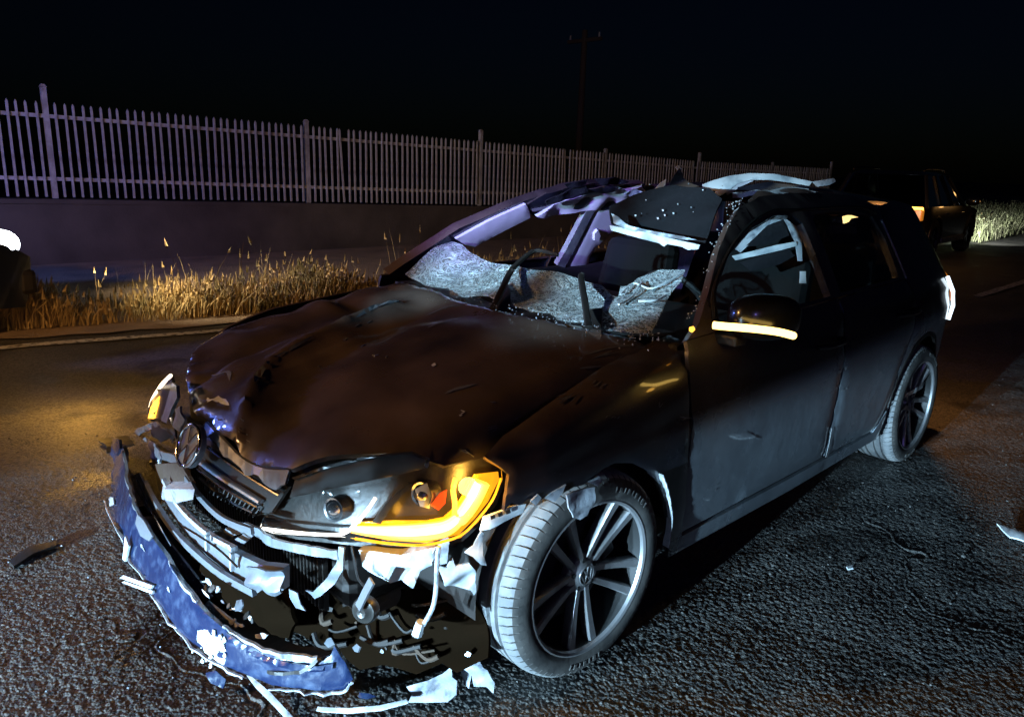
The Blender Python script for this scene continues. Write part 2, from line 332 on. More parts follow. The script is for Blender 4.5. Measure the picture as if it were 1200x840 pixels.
def sheet(name, outline, lift, m, parent, step, thick=0.012, holes=(), roll=0.004, smooth=True, outward=None, mirror=False, angle=35, bend=None):
    """a pressed sheet: 2-D outline triangulated, lifted into space, given thickness and rolled edges"""
    V2, Fc = tri(outline, step, holes)
    P = np.array([lift(*v) for v in V2], float)
    N = np.zeros_like(P)
    for f in Fc:
        a, b, c = P[f[0]], P[f[1]], P[f[2]]; n = np.cross(b-a, c-a)
        for i in f: N[i] += n
    N /= (np.linalg.norm(N, axis=1)[:, None]+1e-12)
    o = np.array(outward if outward is not None else (0, 1, 0), float)
    if (N@o).sum() < 0: N = -N; Fc = [tuple(reversed(f)) for f in Fc]
    if bend is not None: P = P + N*np.array([bend(*p) for p in P])[:, None]
    be = boundary_loops(Fc); bv = sorted({i for e in be for i in e})
    for i in bv: P[i] = P[i]-N[i]*roll
    idx = {i: len(P)+k for k, i in enumerate(bv)}
    Q = np.array([P[i]-N[i]*thick for i in bv])
    P = np.vstack([P, Q]); Fs = list(Fc)
    for a, b in be: Fs.append((b, a, idx[a], idx[b]))
    if mirror: P = P*np.array([1, -1, 1]); Fs = [tuple(reversed(f)) for f in Fs]
    return mesh(name, P, Fs, m, parent, smooth, angle)
def hit(u, v, g, t0=0.7, t1=14.0, n=400):
    """the point of an implicit surface g seen at a photograph pixel"""
    d = _f + RIGHT*((u-CX)/F) - UP*((v-CY)/F)
    ts = np.linspace(t0, t1, n); prev = g(CAM+d*ts[0])
    best = (abs(prev), ts[0])
    for i in range(1, n):
        c = g(CAM+d*ts[i])
        if (prev > 0) != (c > 0):
            a, b, ga = ts[i-1], ts[i], prev
            for _ in range(24):
                mid = .5*(a+b); gm = g(CAM+d*mid)
                if (gm > 0) == (ga > 0): a, ga = mid, gm
                else: b = mid
            return CAM+d*.5*(a+b)
        if abs(c) < best[0]: best = (abs(c), ts[i])
        prev = c
    return CAM+d*best[1]
def onplane(u, v, ax, val):
    d = _f + RIGHT*((u-CX)/F) - UP*((v-CY)/F); return CAM+d*((val-CAM[ax])/d[ax])
def PL(p, n):
    p = np.array(p, float); n = np.array(n, float); return lambda q: float(np.dot(q-p, n))
def pxsheet(name, px, g, m, parent, step=6, thick=0.008, noise=0.0, nscale=18, smooth=True, roll=0.001, angle=35):
    ph = random.random()*50
    b = None
    if noise: b = lambda x, y, z: noise*(math.sin(nscale*x+ph)+math.sin(nscale*1.37*y-1.7*nscale*z+ph*1.7)+math.sin(nscale*1.9*z+nscale*x*.7+ph))*.6
    return sheet(name, px, lambda u, v: hit(u, v, g), m, parent, step, thick, roll=roll, smooth=smooth, outward=CAM-hit(*px[0], g), bend=b, angle=angle)
def lathe(profile, n=64, axis='y'):
    """profile of (r, y) about the y axis"""
    V = []; Fc = []
    for i in range(n):
        a = 2*math.pi*i/n
        for r, y in profile: V.append((r*math.cos(a), y, r*math.sin(a)))
    k = len(profile)
    for i in range(n):
        for j in range(k-1): Fc.append((i*k+j, i*k+j+1, ((i+1) % n)*k+j+1, ((i+1) % n)*k+j))
    return V, Fc
def interp(x, X, Y): return float(np.interp(x, X, Y))

# ================================================================== SETTING
def ground_height_noise(x, y):
    """rounded stones set in the bitumen"""
    h = np.zeros_like(x)
    for s, amp, seed in ((0.0085, 0.0026, 1), (0.0145, 0.0027, 5)):
        cx, cy = np.floor(x/s).astype(np.int64), np.floor(y/s).astype(np.int64); best = np.zeros_like(x)
        for dx in (-1, 0, 1):
            for dy in (-1, 0, 1):
                ix, iy = cx+dx, cy+dy
                hh = (ix*73856093 ^ iy*19349663 ^ seed*83492791) & 0xFFFFFF
                r1 = (hh % 1009)/1009.0; r2 = ((hh//1009) % 997)/997.0; r3 = ((hh//31) % 503)/503.0
                px_, py_ = (ix+r1)*s, (iy+r2)*s
                d2 = ((x-px_)**2+(y-py_)**2)/(s*s*(0.25+0.35*r3))
                best = np.maximum(best, np.clip(1-d2, 0, 1)**0.6*(0.35+0.65*r3))
        h += amp*best
    h += 0.006*np.sin(x*2.1+1.3*np.sin(y*1.7))*np.sin(y*2.6+0.5)*0.5+0.0025*np.sin(x*9+2*np.sin(y*7))*np.sin(y*11+x*3)
    # cracks with raised lips and shallow patches
    n1 = np.sin(1.9*x+1.2*np.sin(2.3*y+.7)+.5*np.sin(7.1*x+5*y))+np.sin(2.4*y-1.3*x+1.1*np.sin(3.1*x)+.35*np.sin(9*y-6*x))+.10*np.sin(31*x+17*y)+.08*np.sin(43*y-23*x)
    m1 = np.clip(np.sin(1.1*x+2.1*y+.4)+np.sin(2.7*x-.9*y)-.35, 0, 1)
    h += m1*(0.0035*np.exp(-((n1-.12)/.03)**2)-0.004*np.exp(-((n1-.06)/.03)**2))
    h += 0.0035*np.clip(np.sin(5.3*x+3*np.sin(4.1*y))*np.sin(6.1*y+2*np.sin(3.7*x))-.55, 0, 1)
    return h-0.008
def build_road():
    a0 = YAW
    fine = np.linspace(-0.76, 0.76, 850); coarse1 = np.linspace(0.76, 2*math.pi-0.76, 60)[1:-1]
    ang = a0+np.concatenate([fine, coarse1]); na = len(ang)
    rad = np.concatenate([[0.02, 0.4], np.geomspace(0.8, 12, 1230), np.geomspace(12, 90, 60)[1:]]); nr = len(rad)
    A, Rr = np.meshgrid(ang, rad, indexing='ij')
    X = CAM[0]+Rr*np.cos(A); Y = CAM[1]+Rr*np.sin(A)
    Z = ground_height_noise(X, Y)*np.clip((20-Rr)/10, 0.0, 1)
    co = np.stack([X, Y, Z], -1).reshape(-1, 3)
    i = np.arange(na)[:, None]; j = np.arange(nr-1)[None, :]; i2 = (i+1) % na
    q = np.stack([i*nr+j, i*nr+j+1, i2*nr+j+1, i2*nr+j], -1).reshape(-1, 4)
    me = bpy.data.meshes.new('road'); me.vertices.add(len(co)); me.vertices.foreach_set('co', co.ravel().astype(np.float32))
    me.loops.add(q.size); me.loops.foreach_set('vertex_index', q.ravel().astype(np.int32))
    me.polygons.add(len(q)); me.polygons.foreach_set('loop_start', (np.arange(len(q))*4).astype(np.int32)); me.polygons.foreach_set('loop_total', np.full(len(q), 4, np.int32))
    me.polygons.foreach_set('use_smooth', np.ones(len(q), bool)); me.update(calc_edges=True); me.validate()
    o = link_mesh('road', me, MT['asphalt']); tag(o, kind='structure', label='coarse grey asphalt road surface with exposed stones'); return o
build_road()
g = mesh('ground', [(-400, -400, -.06), (400, -400, -.06), (400, 400, -.06), (-400, 400, -.06)], [(0, 1, 2, 3)], MT['soil']); tag(g, kind='structure', label='dark soil reaching to the horizon')

gv = MB()
for k in range(1100):
    a = YAW+random.uniform(-.75, .75); r = random.uniform(.9, 9)**1.0; x, y = CAM[0]+r*math.cos(a), CAM[1]+r*math.sin(a)
    q_ = random.uniform(.0015, .0042)*(1.8 if random.random() < .03 else 1)
    gv.box((x, y, q_*.35), (q_*2.2, q_*1.6, q_*1.1), Matrix.Rotation(random.uniform(0, 3.1), 3, 'Z') @ Matrix.Rotation(random.gauss(0, .35), 3, 'X'), .65)
tag(gv.build('gravel', MT['grit']), 'loose grit scattered over the asphalt', None, None, 'stuff')
def edge_y(x):   # white edge line of the road
    return interp(x, [-40, -14, -9, -5, -0.9, 0.2, 3, 12], [-4.1, -3.5, -3.45, -3.6, -4.22, -4.5, -4.9, -5.2])
def strip(name, f0, f1, z0, z1, m, x0, x1, n=160, kind='structure', label=None, jit=0.0):
    V = []; Fc = []
    for i in range(n+1):
        x = x0+(x1-x0)*i/n; V += [(x, f0(x)+random.uniform(-jit, jit), z0), (x, f1(x)+random.uniform(-jit, jit), z1)]
        if i: Fc.append((2*i-2, 2*i-1, 2*i+1, 2*i) if x1 < x0 else (2*i-2, 2*i, 2*i+1, 2*i-1))
    o = mesh(name, V, Fc, m); tag(o, kind=kind, label=label); return o
strip('edge_line', lambda x: edge_y(x)+.05, lambda x: edge_y(x)-.06, .007, .007, MT['line'], 8, -22, 200, label='worn white line along the road edge', jit=.006)
strip('centre_line', lambda x: -0.62, lambda x: -0.74, .007, .007, MT['line'], -9.6, -12.6, 20, label='faded white dash on the road behind the wreck', jit=.008)
strip('shoulder', lambda x: edge_y(x)-.28, lambda x: -9.6, .010, .05, MT['gravel'], 14, -60, 300, label='dusty shoulder between road edge and wall', jit=.06)

# retaining wall under the fence
FX = [-60, -15.2, -1.09, 12]
def fence_y(x): return interp(x, [-60, -15.2, -1.09, 12], [-7.35, -8.62, -9.02, -9.4])
def base_z(x): return interp(x, [-60, -15.2, -1.09, 12], [0.30, 0.52, 0.86, 1.1])
wall = empty('retaining_wall', (0, -8.9, 0)); tag(wall, 'low dark rendered wall carrying the pale railing fence', 'wall')
def along(xs, ya, yb, za, zb):
    V = []; Fc = []
    for i, x in enumerate(xs):
        fy = fence_y(x); V += [(x, fy+ya, za(x)), (x, fy+yb, za(x)), (x, fy+yb, zb(x)), (x, fy+ya, zb(x))]
        if i:
            k = 4*(i-1)
            for a, b in ((0, 1), (1, 2), (2, 3), (3, 0)): Fc.append((k+a, k+b, k+4+b, k+4+a))
    Fc += [(3, 2, 1, 0), (len(V)-4, len(V)-3, len(V)-2, len(V)-1)]
    return V, Fc
xs = list(np.linspace(10, -23, 80))
V, Fc = along(xs, .14, -.14, lambda x: -.05, lambda x: base_z(x)-.06); w = mesh('wall_face', V, Fc, MT['concrete']); w.parent = wall; w.matrix_parent_inverse = Matrix.Translation((0, 8.9, 0))
V, Fc = along(xs, .17, -.17, lambda x: base_z(x)-.058, lambda x: base_z(x)-.005); w = mesh('coping', V, Fc, MT['concrete']); w.parent = wall; w.matrix_parent_inverse = Matrix.Translation((0, 8.9, 0))
# railing fence
fence = empty('railing_fence', (0, 0, 0)); tag(fence, 'long pale metal railing fence on top of the wall', 'fence')
post_x = [-1.09-3.52*k for k in range(-2, 7)]
pm = None
for k, x in enumerate(post_x):
    b = MB(); y = fence_y(x); z = base_z(x); tall = 1.34 if k % 2 == 0 else 1.22
    b.box((x, y, z+tall/2), (.06, .06, tall)); b.box((x, y, z+tall+.02), (.075, .075, .035), taper=.5)
    b.build('post', MT['fence'], fence)
for dz in (.22, .98):
    V, Fc = along([q for q in xs if q > -22.4], .022, -.022, lambda x: base_z(x)+dz, lambda x: base_z(x)+dz+.045); mesh('rail', V, Fc, MT['fence'], fence)
bar = MB(); bar.box((0, 0, .58), (.025, .025, 1.12)); bar.box((0, 0, 1.155), (.025, .025, .03), taper=.2)
bar_me = None; restb = MB(); n = 0
x = post_x[1]-.1035
xsall = []
while x > -22.3:
    if min(abs(x-p) for p in post_x) > .07: xsall.append(x)
    x -= .1035
for k, x in enumerate(xsall):
    if k < 290:
        if bar_me is None: o = bar.build('picket', MT['fence'], fence); bar_me = o.data
        else: o = bpy.data.objects.new('picket', bar_me); COL.objects.link(o); o.parent = fence
        o.location = (x, fence_y(x)+.037, base_z(x)); o.rotation_euler = (random.gauss(0, .006), random.gauss(0, .006)+(.05 if k in (71, 120, 163) else 0), random.uniform(-.05, .05))

def utility_pole(px, x, h):
    p = onplane(px, 180, 0, x); o = empty('utility_pole', (p[0], p[1], 0))
    MB().tube([(0, 0, 0), (0, 0, h*.5), (0, 0, h)], [.15, .13, .10], 12).build('shaft', MT['wood'], o, True)
    b = MB(); b.box((0, 0, h-.35), (.12, 1.6, .12)); b.build('crossarm', MT['wood'], o)
    for s in (-.7, 0, .7): MB().tube([(0, s, h-.29), (0, s, h-.12)], [.04, .025], 8).build('insulator', MT['plate'], o)
    return o
tag(utility_pole(678, -21, 6.3), 'tall thin dark utility pole rising behind the railing fence', 'utility pole')

# ------------------------------------------------------------------ grass
def blades(name, n, area, hgt, m, label, lean=(-.15, .35), wid=.006, head=0.25, clump=None):
    V = []; Fc = []
    for _ in range(n):
        x, y = area(); h = hgt(x, y)*random.uniform(.45, 1.15); a = random.uniform(0, 6.283); w = wid*random.uniform(.6, 1.3)
        dx, dy = math.cos(a), math.sin(a); lx = random.gauss(*lean)*h; ly = random.gauss(0, .22)*h; z0 = .02; k = len(V)
        for t, ww in ((0, 1), (.4, .85), (.75, .6)):
            b = t**1.7
            V += [(x+lx*b-dx*w*ww, y+ly*b-dy*w*ww, z0+h*t*(1-.1*b)), (x+lx*b+dx*w*ww, y+ly*b+dy*w*ww, z0+h*t*(1-.1*b))]
        V.append((x+lx, y+ly, z0+h*.9)); Fc += [(k, k+1, k+3, k+2), (k+2, k+3, k+5, k+4), (k+4, k+5, k+6)]
        if random.random() < head:
            k = len(V); hx, hy, hz = x+lx, y+ly, z0+h*.9; s = random.uniform(.008, .016); L = random.uniform(.05, .11)
            V += [(hx-s*dx, hy-s*dy, hz), (hx+s*dx, hy+s*dy, hz), (hx+lx*.12, hy+ly*.12, hz+L), (hx-s*dy, hy+s*dx, hz+.02), (hx+s*dy, hy-s*dx, hz+.02)]
            Fc += [(k, k+1, k+2), (k+3, k+4, k+2)]
    o = mesh(name, V, Fc, m); tag(o, label, None, None, 'stuff'); return o
def verge():
    while True:
        x = 1.0-10.0*random.random()**1.0; y = edge_y(x)-.55-abs(random.gauss(0, .42))
        c = math.sin(x*3.1)*math.sin(x*1.3+2)+math.sin(y*5+x*2)*.6
        if random.random() < .62+.3*c: return x, y
blades('grass', 12500, verge, lambda x, y: .24+.07*math.sin(x*2.3)+.06*math.sin(x*5.1+1), MT['grassdry'], 'dry yellow grass growing along the roadside shoulder', (-.18, .30), .0055)
blades('grass', 260, verge, lambda x, y: .55+.15*math.sin(x*3), MT['grassdry'], 'taller dry stalks above the roadside grass', (-.05, .2), .003, .4)
def verge2():
    x = random.uniform(-44, -19); return x, -3.2-(-x-19)*.05-abs(random.gauss(0, 2.2))
blades('grass', 7000, verge2, lambda x, y: .40+.12*math.sin(x*3+y*2), MT['grassgreen'], 'lit green grass beyond the parked vehicle', (0, .2), .016, .3)
def verge3():
    x = random.uniform(-24, -9); return x, edge_y(x)-.6-abs(random.gauss(0, .6))
blades('grass', 3500, verge3, lambda x, y: .45, MT['grassdry'], 'sparse grass on the unlit part of the verge', (0, .2), .008, .3)
# ================================================================== THE WRECKED CAR (origin below its front axle, nose towards +x)
def crease(x): return .705+.043*(-x-.46)
TX = [-3.42, -3.40, -3.35, -3.25, -3.12, -3.0, -2.8, -2.6, -2.3, 0, .2, .38, .55, .64, .72, .78, .80]
TY = [.20, .45, .70, .84, .915, .95, .98, .993, 1, 1, .992, .955, .875, .79, .66, .42, .12]
def taper(x): return interp(x, TX, TY)
def side_y(x, z):
    d = z-crease(x)
    y = interp(d, [-.6, -.5, -.42, -.3, -.15, -.03, 0, .012, .06, .15, .25], [.845, .860, .870, .879, .888, .8935, .894, .887, .880, .870, .852])
    y2 = interp(z, [.90, .955, 1.0, 1.1, 1.2, 1.3, 1.37, 1.41, 1.44], [.866, .848, .818, .768, .716, .658, .600, .53, .40])
    k = min(1, max(0, (z-.90)/.06)); y = y*(1-k)+y2*k
    gh = 1-.045*max(0, min(1, (-1.9-x)/1.2))*max(0, min(1, (z-.95)/.3))
    return y*taper(x)*gh
def hood_z(x, y):
    zc = interp(x, [-.6, -.44, -.25, 0, .2, .4, .55, .66, .74, .80], [.985, .968, .952, .912, .882, .845, .805, .765, .715, .655])
    y = abs(y); return zc-.055*(y/.75)**3
def smax(a, b, k): h = max(0, min(1, .5+.5*(a-b)/k)); return b*(1-h)+a*h+k*h*(1-h)
def g_side(p): return abs(p[1])-side_y(p[0], p[2])
def g_body(p): return smax(abs(p[1])-side_y(p[0], min(p[2], .9)), p[2]-hood_z(p[0], p[1]), .07)
def nose_x(y): return interp(abs(y), [0, .2, .4, .55, .66, .75, .82, .87, .90], [.795, .785, .755, .705, .635, .535, .40, .22, .0])
def g_nose(p): return p[0]-nose_x(p[1])+.24*(p[2]-.62)
def roof_z(x, y): return interp(x, [-3.2, -2.9, -2.5, -2.0, -1.5, -1.2], [1.30, 1.375, 1.405, 1.415, 1.40, 1.37])-.06*(y/.6)**4
golf = empty('hatchback_wreck'); tag(golf, 'dark hatchback with smashed front end, crushed roof and lit amber indicator', 'car')

def arc(cx, cz, r, a0, a1, n=14): return [(cx+r*math.cos(R_(a0+(a1-a0)*i/n)), cz+r*math.sin(R_(a0+(a1-a0)*i/n))) for i in range(n+1)]
def belt(x): return .958+.02*(-x-.45)
def side_lift(x, z): return (x, side_y(x, z), z)
def side_panel(name, xz, step=.05, both=True, m='paint', thick=.014, holes=(), off=0.0, parent=None, label=None, bend=None):
    out = []
    for mir in ((False, True) if both else (False,)):
        o = sheet(name, xz, lambda a, b: (a, side_y(a, b)+off, b), MT[m], parent or golf, step, thick, holes, .006, outward=(0, 1, 0), mirror=mir, bend=bend)
        if label: o['label'] = label
        out.append(o)
    return out
# ---- doors, quarter panels, sills
fd = [(-.462, .295), (-.455, .45), (-.452, .70), (-.440, .90), (-.445, belt(-.445)), (-.8, belt(-.8)), (-1.2, belt(-1.2)), (-1.568, belt(-1.568)), (-1.572, .70), (-1.566, .285)]
doorL, doorR = side_panel('front_door', fd)
arcr = arc(-2.62, .335, .375, 178, 20, 1)
rd = [(-1.582, .285), (-1.588, .70), (-1.584, belt(-1.58)), (-1.95, belt(-1.95)), (-2.36, belt(-2.36)), (-2.40, .86), (-2.36, .74), (-2.30, .64), (-2.262, .50), (-2.20, .36), (-2.14, .283)]
rdoorL, rdoorR = side_panel('rear_door', rd)
qp = [(-2.155, .283), (-2.215, .36), (-2.255, .40)] + arc(-2.62, .335, .372, 170, 8, 22) + [(-3.0, .36), (-3.10, .36), (-3.30, .40), (-3.38, .55), (-3.36, .80), (-3.28, .95), (-3.18, 1.05), (-3.05, 1.22), (-2.98, 1.33), (-2.7, 1.36), (-2.42, 1.33), (-2.36, 1.16), (-2.375, belt(-2.36)), (-2.415, .86), (-2.375, .74), (-2.315, .64), (-2.277, .52)]
side_panel('quarter_panel', qp)
sill = [(-.40, .285), (-.47, .280), (-1.3, .270), (-2.13, .268), (-2.24, .36), (-2.25, .33), (-2.22, .215), (-1.3, .205), (-.42, .22)]
side_panel('sill', sill, .05, off=.004)
# black wheel-arch lips
for cx, a0, a1 in ((-2.62, 172, 6),):
    side_panel('arch_lip', arc(cx, .335, .374, a0, a1, 22)+arc(cx, .335, .352, a1, a0, 22), .04, m='black', off=.003)
# the rub strip along the doors and the reflection edge it makes
for xa, xb in ((-.60, -1.56), (-1.60, -2.28)):
    n = 14; q = [(xa+(xb-xa)*i/n, crease(xa+(xb-xa)*i/n)-.062) for i in range(n+1)]
    side_panel('rub_strip', q+[(a, b-.012) for a, b in reversed(q)], .03, m='strip', off=.006, thick=.008)
# door handles
def handle(door, x0, s):
    z = crease(x0)+.075; b = MB()
    pts = [(x0+.10, s*(side_y(x0+.1, z)+.006), z-.006), (x0+.07, s*(side_y(x0+.07, z)+.032), z), (x0, s*(side_y(x0, z)+.040), z+.003), (x0-.07, s*(side_y(x0-.07, z)+.032), z+.004), (x0-.10, s*(side_y(x0-.1, z)+.006), z+.004)]
    b.tube(smooth_path(pts, 4), .016, 8, .7); b.build('handle', MT['grille'], door, True)
for s, d, x0 in ((1, doorL, -1.42), (-1, doorR, -1.42), (1, rdoorL, -2.24), (-1, rdoorR, -2.24)): handle(d, x0, s)
# ---- front fender (left) traced where it is torn, right one whole
fender_px = [(597, 556), (588, 548), (568, 534), (590, 508), (630, 481), (680, 446), (732, 413), (784, 391), (803, 398), (806, 430), (808, 460), (809, 492), (807, 540), (804, 590), (799, 631), (789, 641), (782, 636), (784, 610), (780, 585), (772, 566), (758, 551), (742, 543), (722, 543), (706, 551), (694, 562), (684, 568), (672, 571), (660, 578), (648, 577), (636, 586), (622, 585), (611, 593), (600, 590), (592, 600)]
fl = pxsheet('fender', fender_px, g_body, MT['paint'], golf, 7, .012, noise=.0025, nscale=22, roll=.004); fl['label'] = 'dented fender with torn wheel arch'
frp = [(-.452, .30), (-.445, .70), (-.43, .90), (-.2, .88), (.1, .85), (.30, .80), (.45, .72), (.46, .60), (.40, .52)] + arc(0, .335, .372, 18, 172, 20) + [(-.385, .30)]
sheet('fender', frp, lambda a, b: (a, side_y(a, b), b), MT['paint'], golf, .05, .012, outward=(0, 1, 0), mirror=True)
# pale strip on the arch edge behind the front wheel
# ---- hood with folds
FOLD = [(.70, .16), (.60, .02), (.47, -.10), (.28, -.17), (.08, -.22), (-.12, -.26)]
FOLD2 = [(.50, -.02), (.36, -.02), (.20, -.06), (.05, -.05)]
def dist_poly(x, y, P):
    best = 9; sd = 0
    for (a, b), (c, d) in zip(P[:-1], P[1:]):
        t = max(0, min(1, ((x-a)*(c-a)+(y-b)*(d-b))/((c-a)**2+(d-b)**2))); qx, qy = a+t*(c-a), b+t*(d-b); r = math.hypot(x-qx, y-qy)
        if r < best: best = r; sd = (c-a)*(y-b)-(d-b)*(x-a)
    return best, sd
def hood_lift(x, y):
    z = hood_z(x, y)+.012
    d, s = dist_poly(x, y, FOLD)
    fx = max(0, min(1, (x+.30)/.25))
    z += fx*(.026*math.exp(-abs(d)/.030))
    if s < 0 or y < -.25: z -= fx*.030*math.exp(-((d-.14)/.12)**2)                       # the panel sinks beyond the fold
    d2, s2 = dist_poly(x, y, FOLD2); z += .010*math.exp(-(d2/.022)**2)
    z -= .018*math.exp(-(((x-.55)/.14)**2+((y+.42)/.16)**2))
    z += .014*math.exp(-(((x+.05)/.10)**2+((y-.33)/.22)**2))
    z -= .016*math.exp(-(((x-.20)/.16)**2+((y-.30)/.20)**2))
    z += .020*math.exp(-(((x-.02)/.05)**2+((y+.52)/.16)**2))
    z += .0045*(math.sin(17*x+5*y)*math.sin(13*y-4*x)+.6*math.sin(31*x-11*y+1))*max(0, min(1, (-y+.25)/.4+.15))
    cr = max(0, min(1, (-y+.30)/.5))*max(0, min(1, (x+.35)/.3)); z += .0055*cr*(abs(math.sin(11*x+7*y+.6*math.sin(9*y)))+.6*abs(math.sin(15*y-6*x+1.1))-.9)
    z += .0025*abs(math.sin(9*x-5*y+2))
    if abs(y) > .66: z -= .075*((abs(y)-.66)/.13)**2
    if x > .55 and y < -.05: z += .010*math.sin(40*y+22*x)*min(1, (x-.55)/.1)
    return (x, y, z)
hood_xy = [(.722, .47), (.742, .35), (.750, .24), (.752, .12), (.742, .04), (.737, -.02), (.740, -.08), (.725, -.15), (.70, -.23), (.665, -.34), (.62, -.44), (.565, -.55), (.50, -.635), (.40, -.685), (.2, -.715), (0, -.725), (-.2, -.725), (-.42, -.72),
           (-.40, -.55), (-.33, -.28), (-.27, 0), (-.27, .25), (-.32, .5), (-.43, .735), (-.2, .765), (0, .785), (.2, .785), (.36, .775), (.455, .755), (.515, .71), (.57, .64), (.635, .56), (.69, .50)]
hood = sheet('hood', hood_xy, hood_lift, MT['paint'], golf, .022, .014, roll=.007, outward=(0, 0, 1), angle=60); hood['label'] = 'buckled bonnet with a long fold'
# bare metal along the folds and lips of the hood
def scrape(P, w, m='steel', dz=.0025, parent=hood):
    P = smooth_path(P, 4); V = []; Fc = []
    for i, p in enumerate(P):
        t = P[min(i+1, len(P)-1)]-P[max(i-1, 0)]; t = t/(np.linalg.norm(t)+1e-9); nx, ny = -t[1], t[0]; k = w*math.sin(math.pi*(i+.3)/(len(P)-.4))*random.uniform(.6, 1.1)
        for s in (-1, 1):
            x, y = p[0]+s*nx*k, p[1]+s*ny*k; q = hood_lift(x, y); V.append((x, y, q[2]+dz))
        if i: Fc.append((2*i-2, 2*i, 2*i+1, 2*i-1))
    o = mesh('scraped_crease', V, Fc, MT[m]); o.parent = parent; return o
scrape([(.10, -.20), (-.02, -.24), (-.14, -.25)], .010); scrape([(.02, -.23), (-.01, -.30), (.03, -.34)], .012)
scrape([(.60, .03), (.56, -.02), (.50, -.07)], .011); scrape([(.48, -.09), (.38, -.12), (.30, -.15)], .006)
scrape([(-.10, -.05), (-.18, -.04), (-.24, 0)], .010); scrape([(.02, .12), (-.06, .10), (-.12, .13)], .014)
scrape([(.69, .05), (.685, -.02), (.69, -.08), (.685, -.12)], .010, 'white')
scrape([(.62, -.10), (.60, -.16), (.62, -.24)], .008); scrape([(.20, .58), (.26, .56), (.30, .56)], .009)
scrape([(.18, .36), (.20, .38)], .008, 'white'); scrape([(-.16, .66), (-.28, .68), (-.36, .70)], .004); scrape([(-.10, .70), (-.18, .72)], .004)
# torn lip under the hood's leading edge
lip = [(.735, -.01), (.746, .12), (.744, .24), (.735, .35), (.715, .455)]
b = MB(); P = smooth_path([(*p, hood_lift(*p)[2]-.018) for p in lip], 5); V = []; Fc = []
for i, p in enumerate(P):
    w = .018+.016*max(0, math.sin(i*1.15))+(.02 if i > len(P)-6 else 0); V += [(p[0]+.004, p[1], p[2]), (p[0]+.016, p[1]-.004, p[2]-w), (p[0]+.008, p[1]-.004, p[2]-w), (p[0]-.004, p[1], p[2])]
    if i:
        k = 4*(i-1)
        for a in range(4): Fc.append((k+a, k+(a+1) % 4, k+4+(a+1) % 4, k+4+a))
o = mesh('hood_lip', V, Fc, MT['steel']); o.parent = hood
# ---- front body inner blocks (dark, behind the grille)
b = MB(); b.box((.30, 0, .50), (.60, 1.05, .44)); b.build('engine_bay', MT['black'], golf, bevel=.03)
b = MB(); b.box((-1.9, 0, .27), (3.0, 1.50, .10)); b.box((.05, 0, .26), (1.0, 1.05, .06)); b.build('undertray', MT['dust'], golf, bevel=.02)
b = MB()
for i in range(46):
    y = -.42+.86*i/45; b.box((.635, y, .42), (.012, .007, .30))
b.box((.622, 0, .42), (.015, .90, .32)); b.build('radiator', MT['blood'], golf)
# ---- grille
GR = empty('grille'); GR.parent = golf
def nose_path(u0v0, g=g_nose, n=5): return [tuple(q) for q in smooth_path([hit(u, v, g) for u, v in u0v0], n)]
gb = lambda p: g_nose(p)+.03
pxsheet('grille_mesh', [(238, 512), (262, 516), (300, 543), (338, 570), (318, 600), (296, 604), (262, 582), (236, 556), (228, 535)], lambda p: g_nose(p)+.045, MT['grille'], GR, 9, .01)
for i, (pa, r, m) in enumerate((
        ([(245, 512), (275, 535), (305, 556), (335, 575)], .008, 'grille'), ([(243, 523), (270, 543), (300, 563), (328, 580)], .007, 'chrome'),
        ([(235, 541), (258, 558), (282, 573), (306, 588)], .011, 'steel'), ([(232, 549), (255, 566), (280, 581), (303, 594)], .007, 'chrome'),
        ([(234, 560), (254, 576), (276, 590), (297, 600)], .006, 'grille'))):
    MB().tube(nose_path(pa, gb), r, 8, .6).build('slat', MT[m], GR, True)
for k in range(13):
    a = hit(244+k*5, 560+k*3.0, gb); c = hit(241+k*4.6, 575+k*2.6, gb); MB().tube([a, c], .0025, 5).build('mesh_bar', MT['grille'], GR)
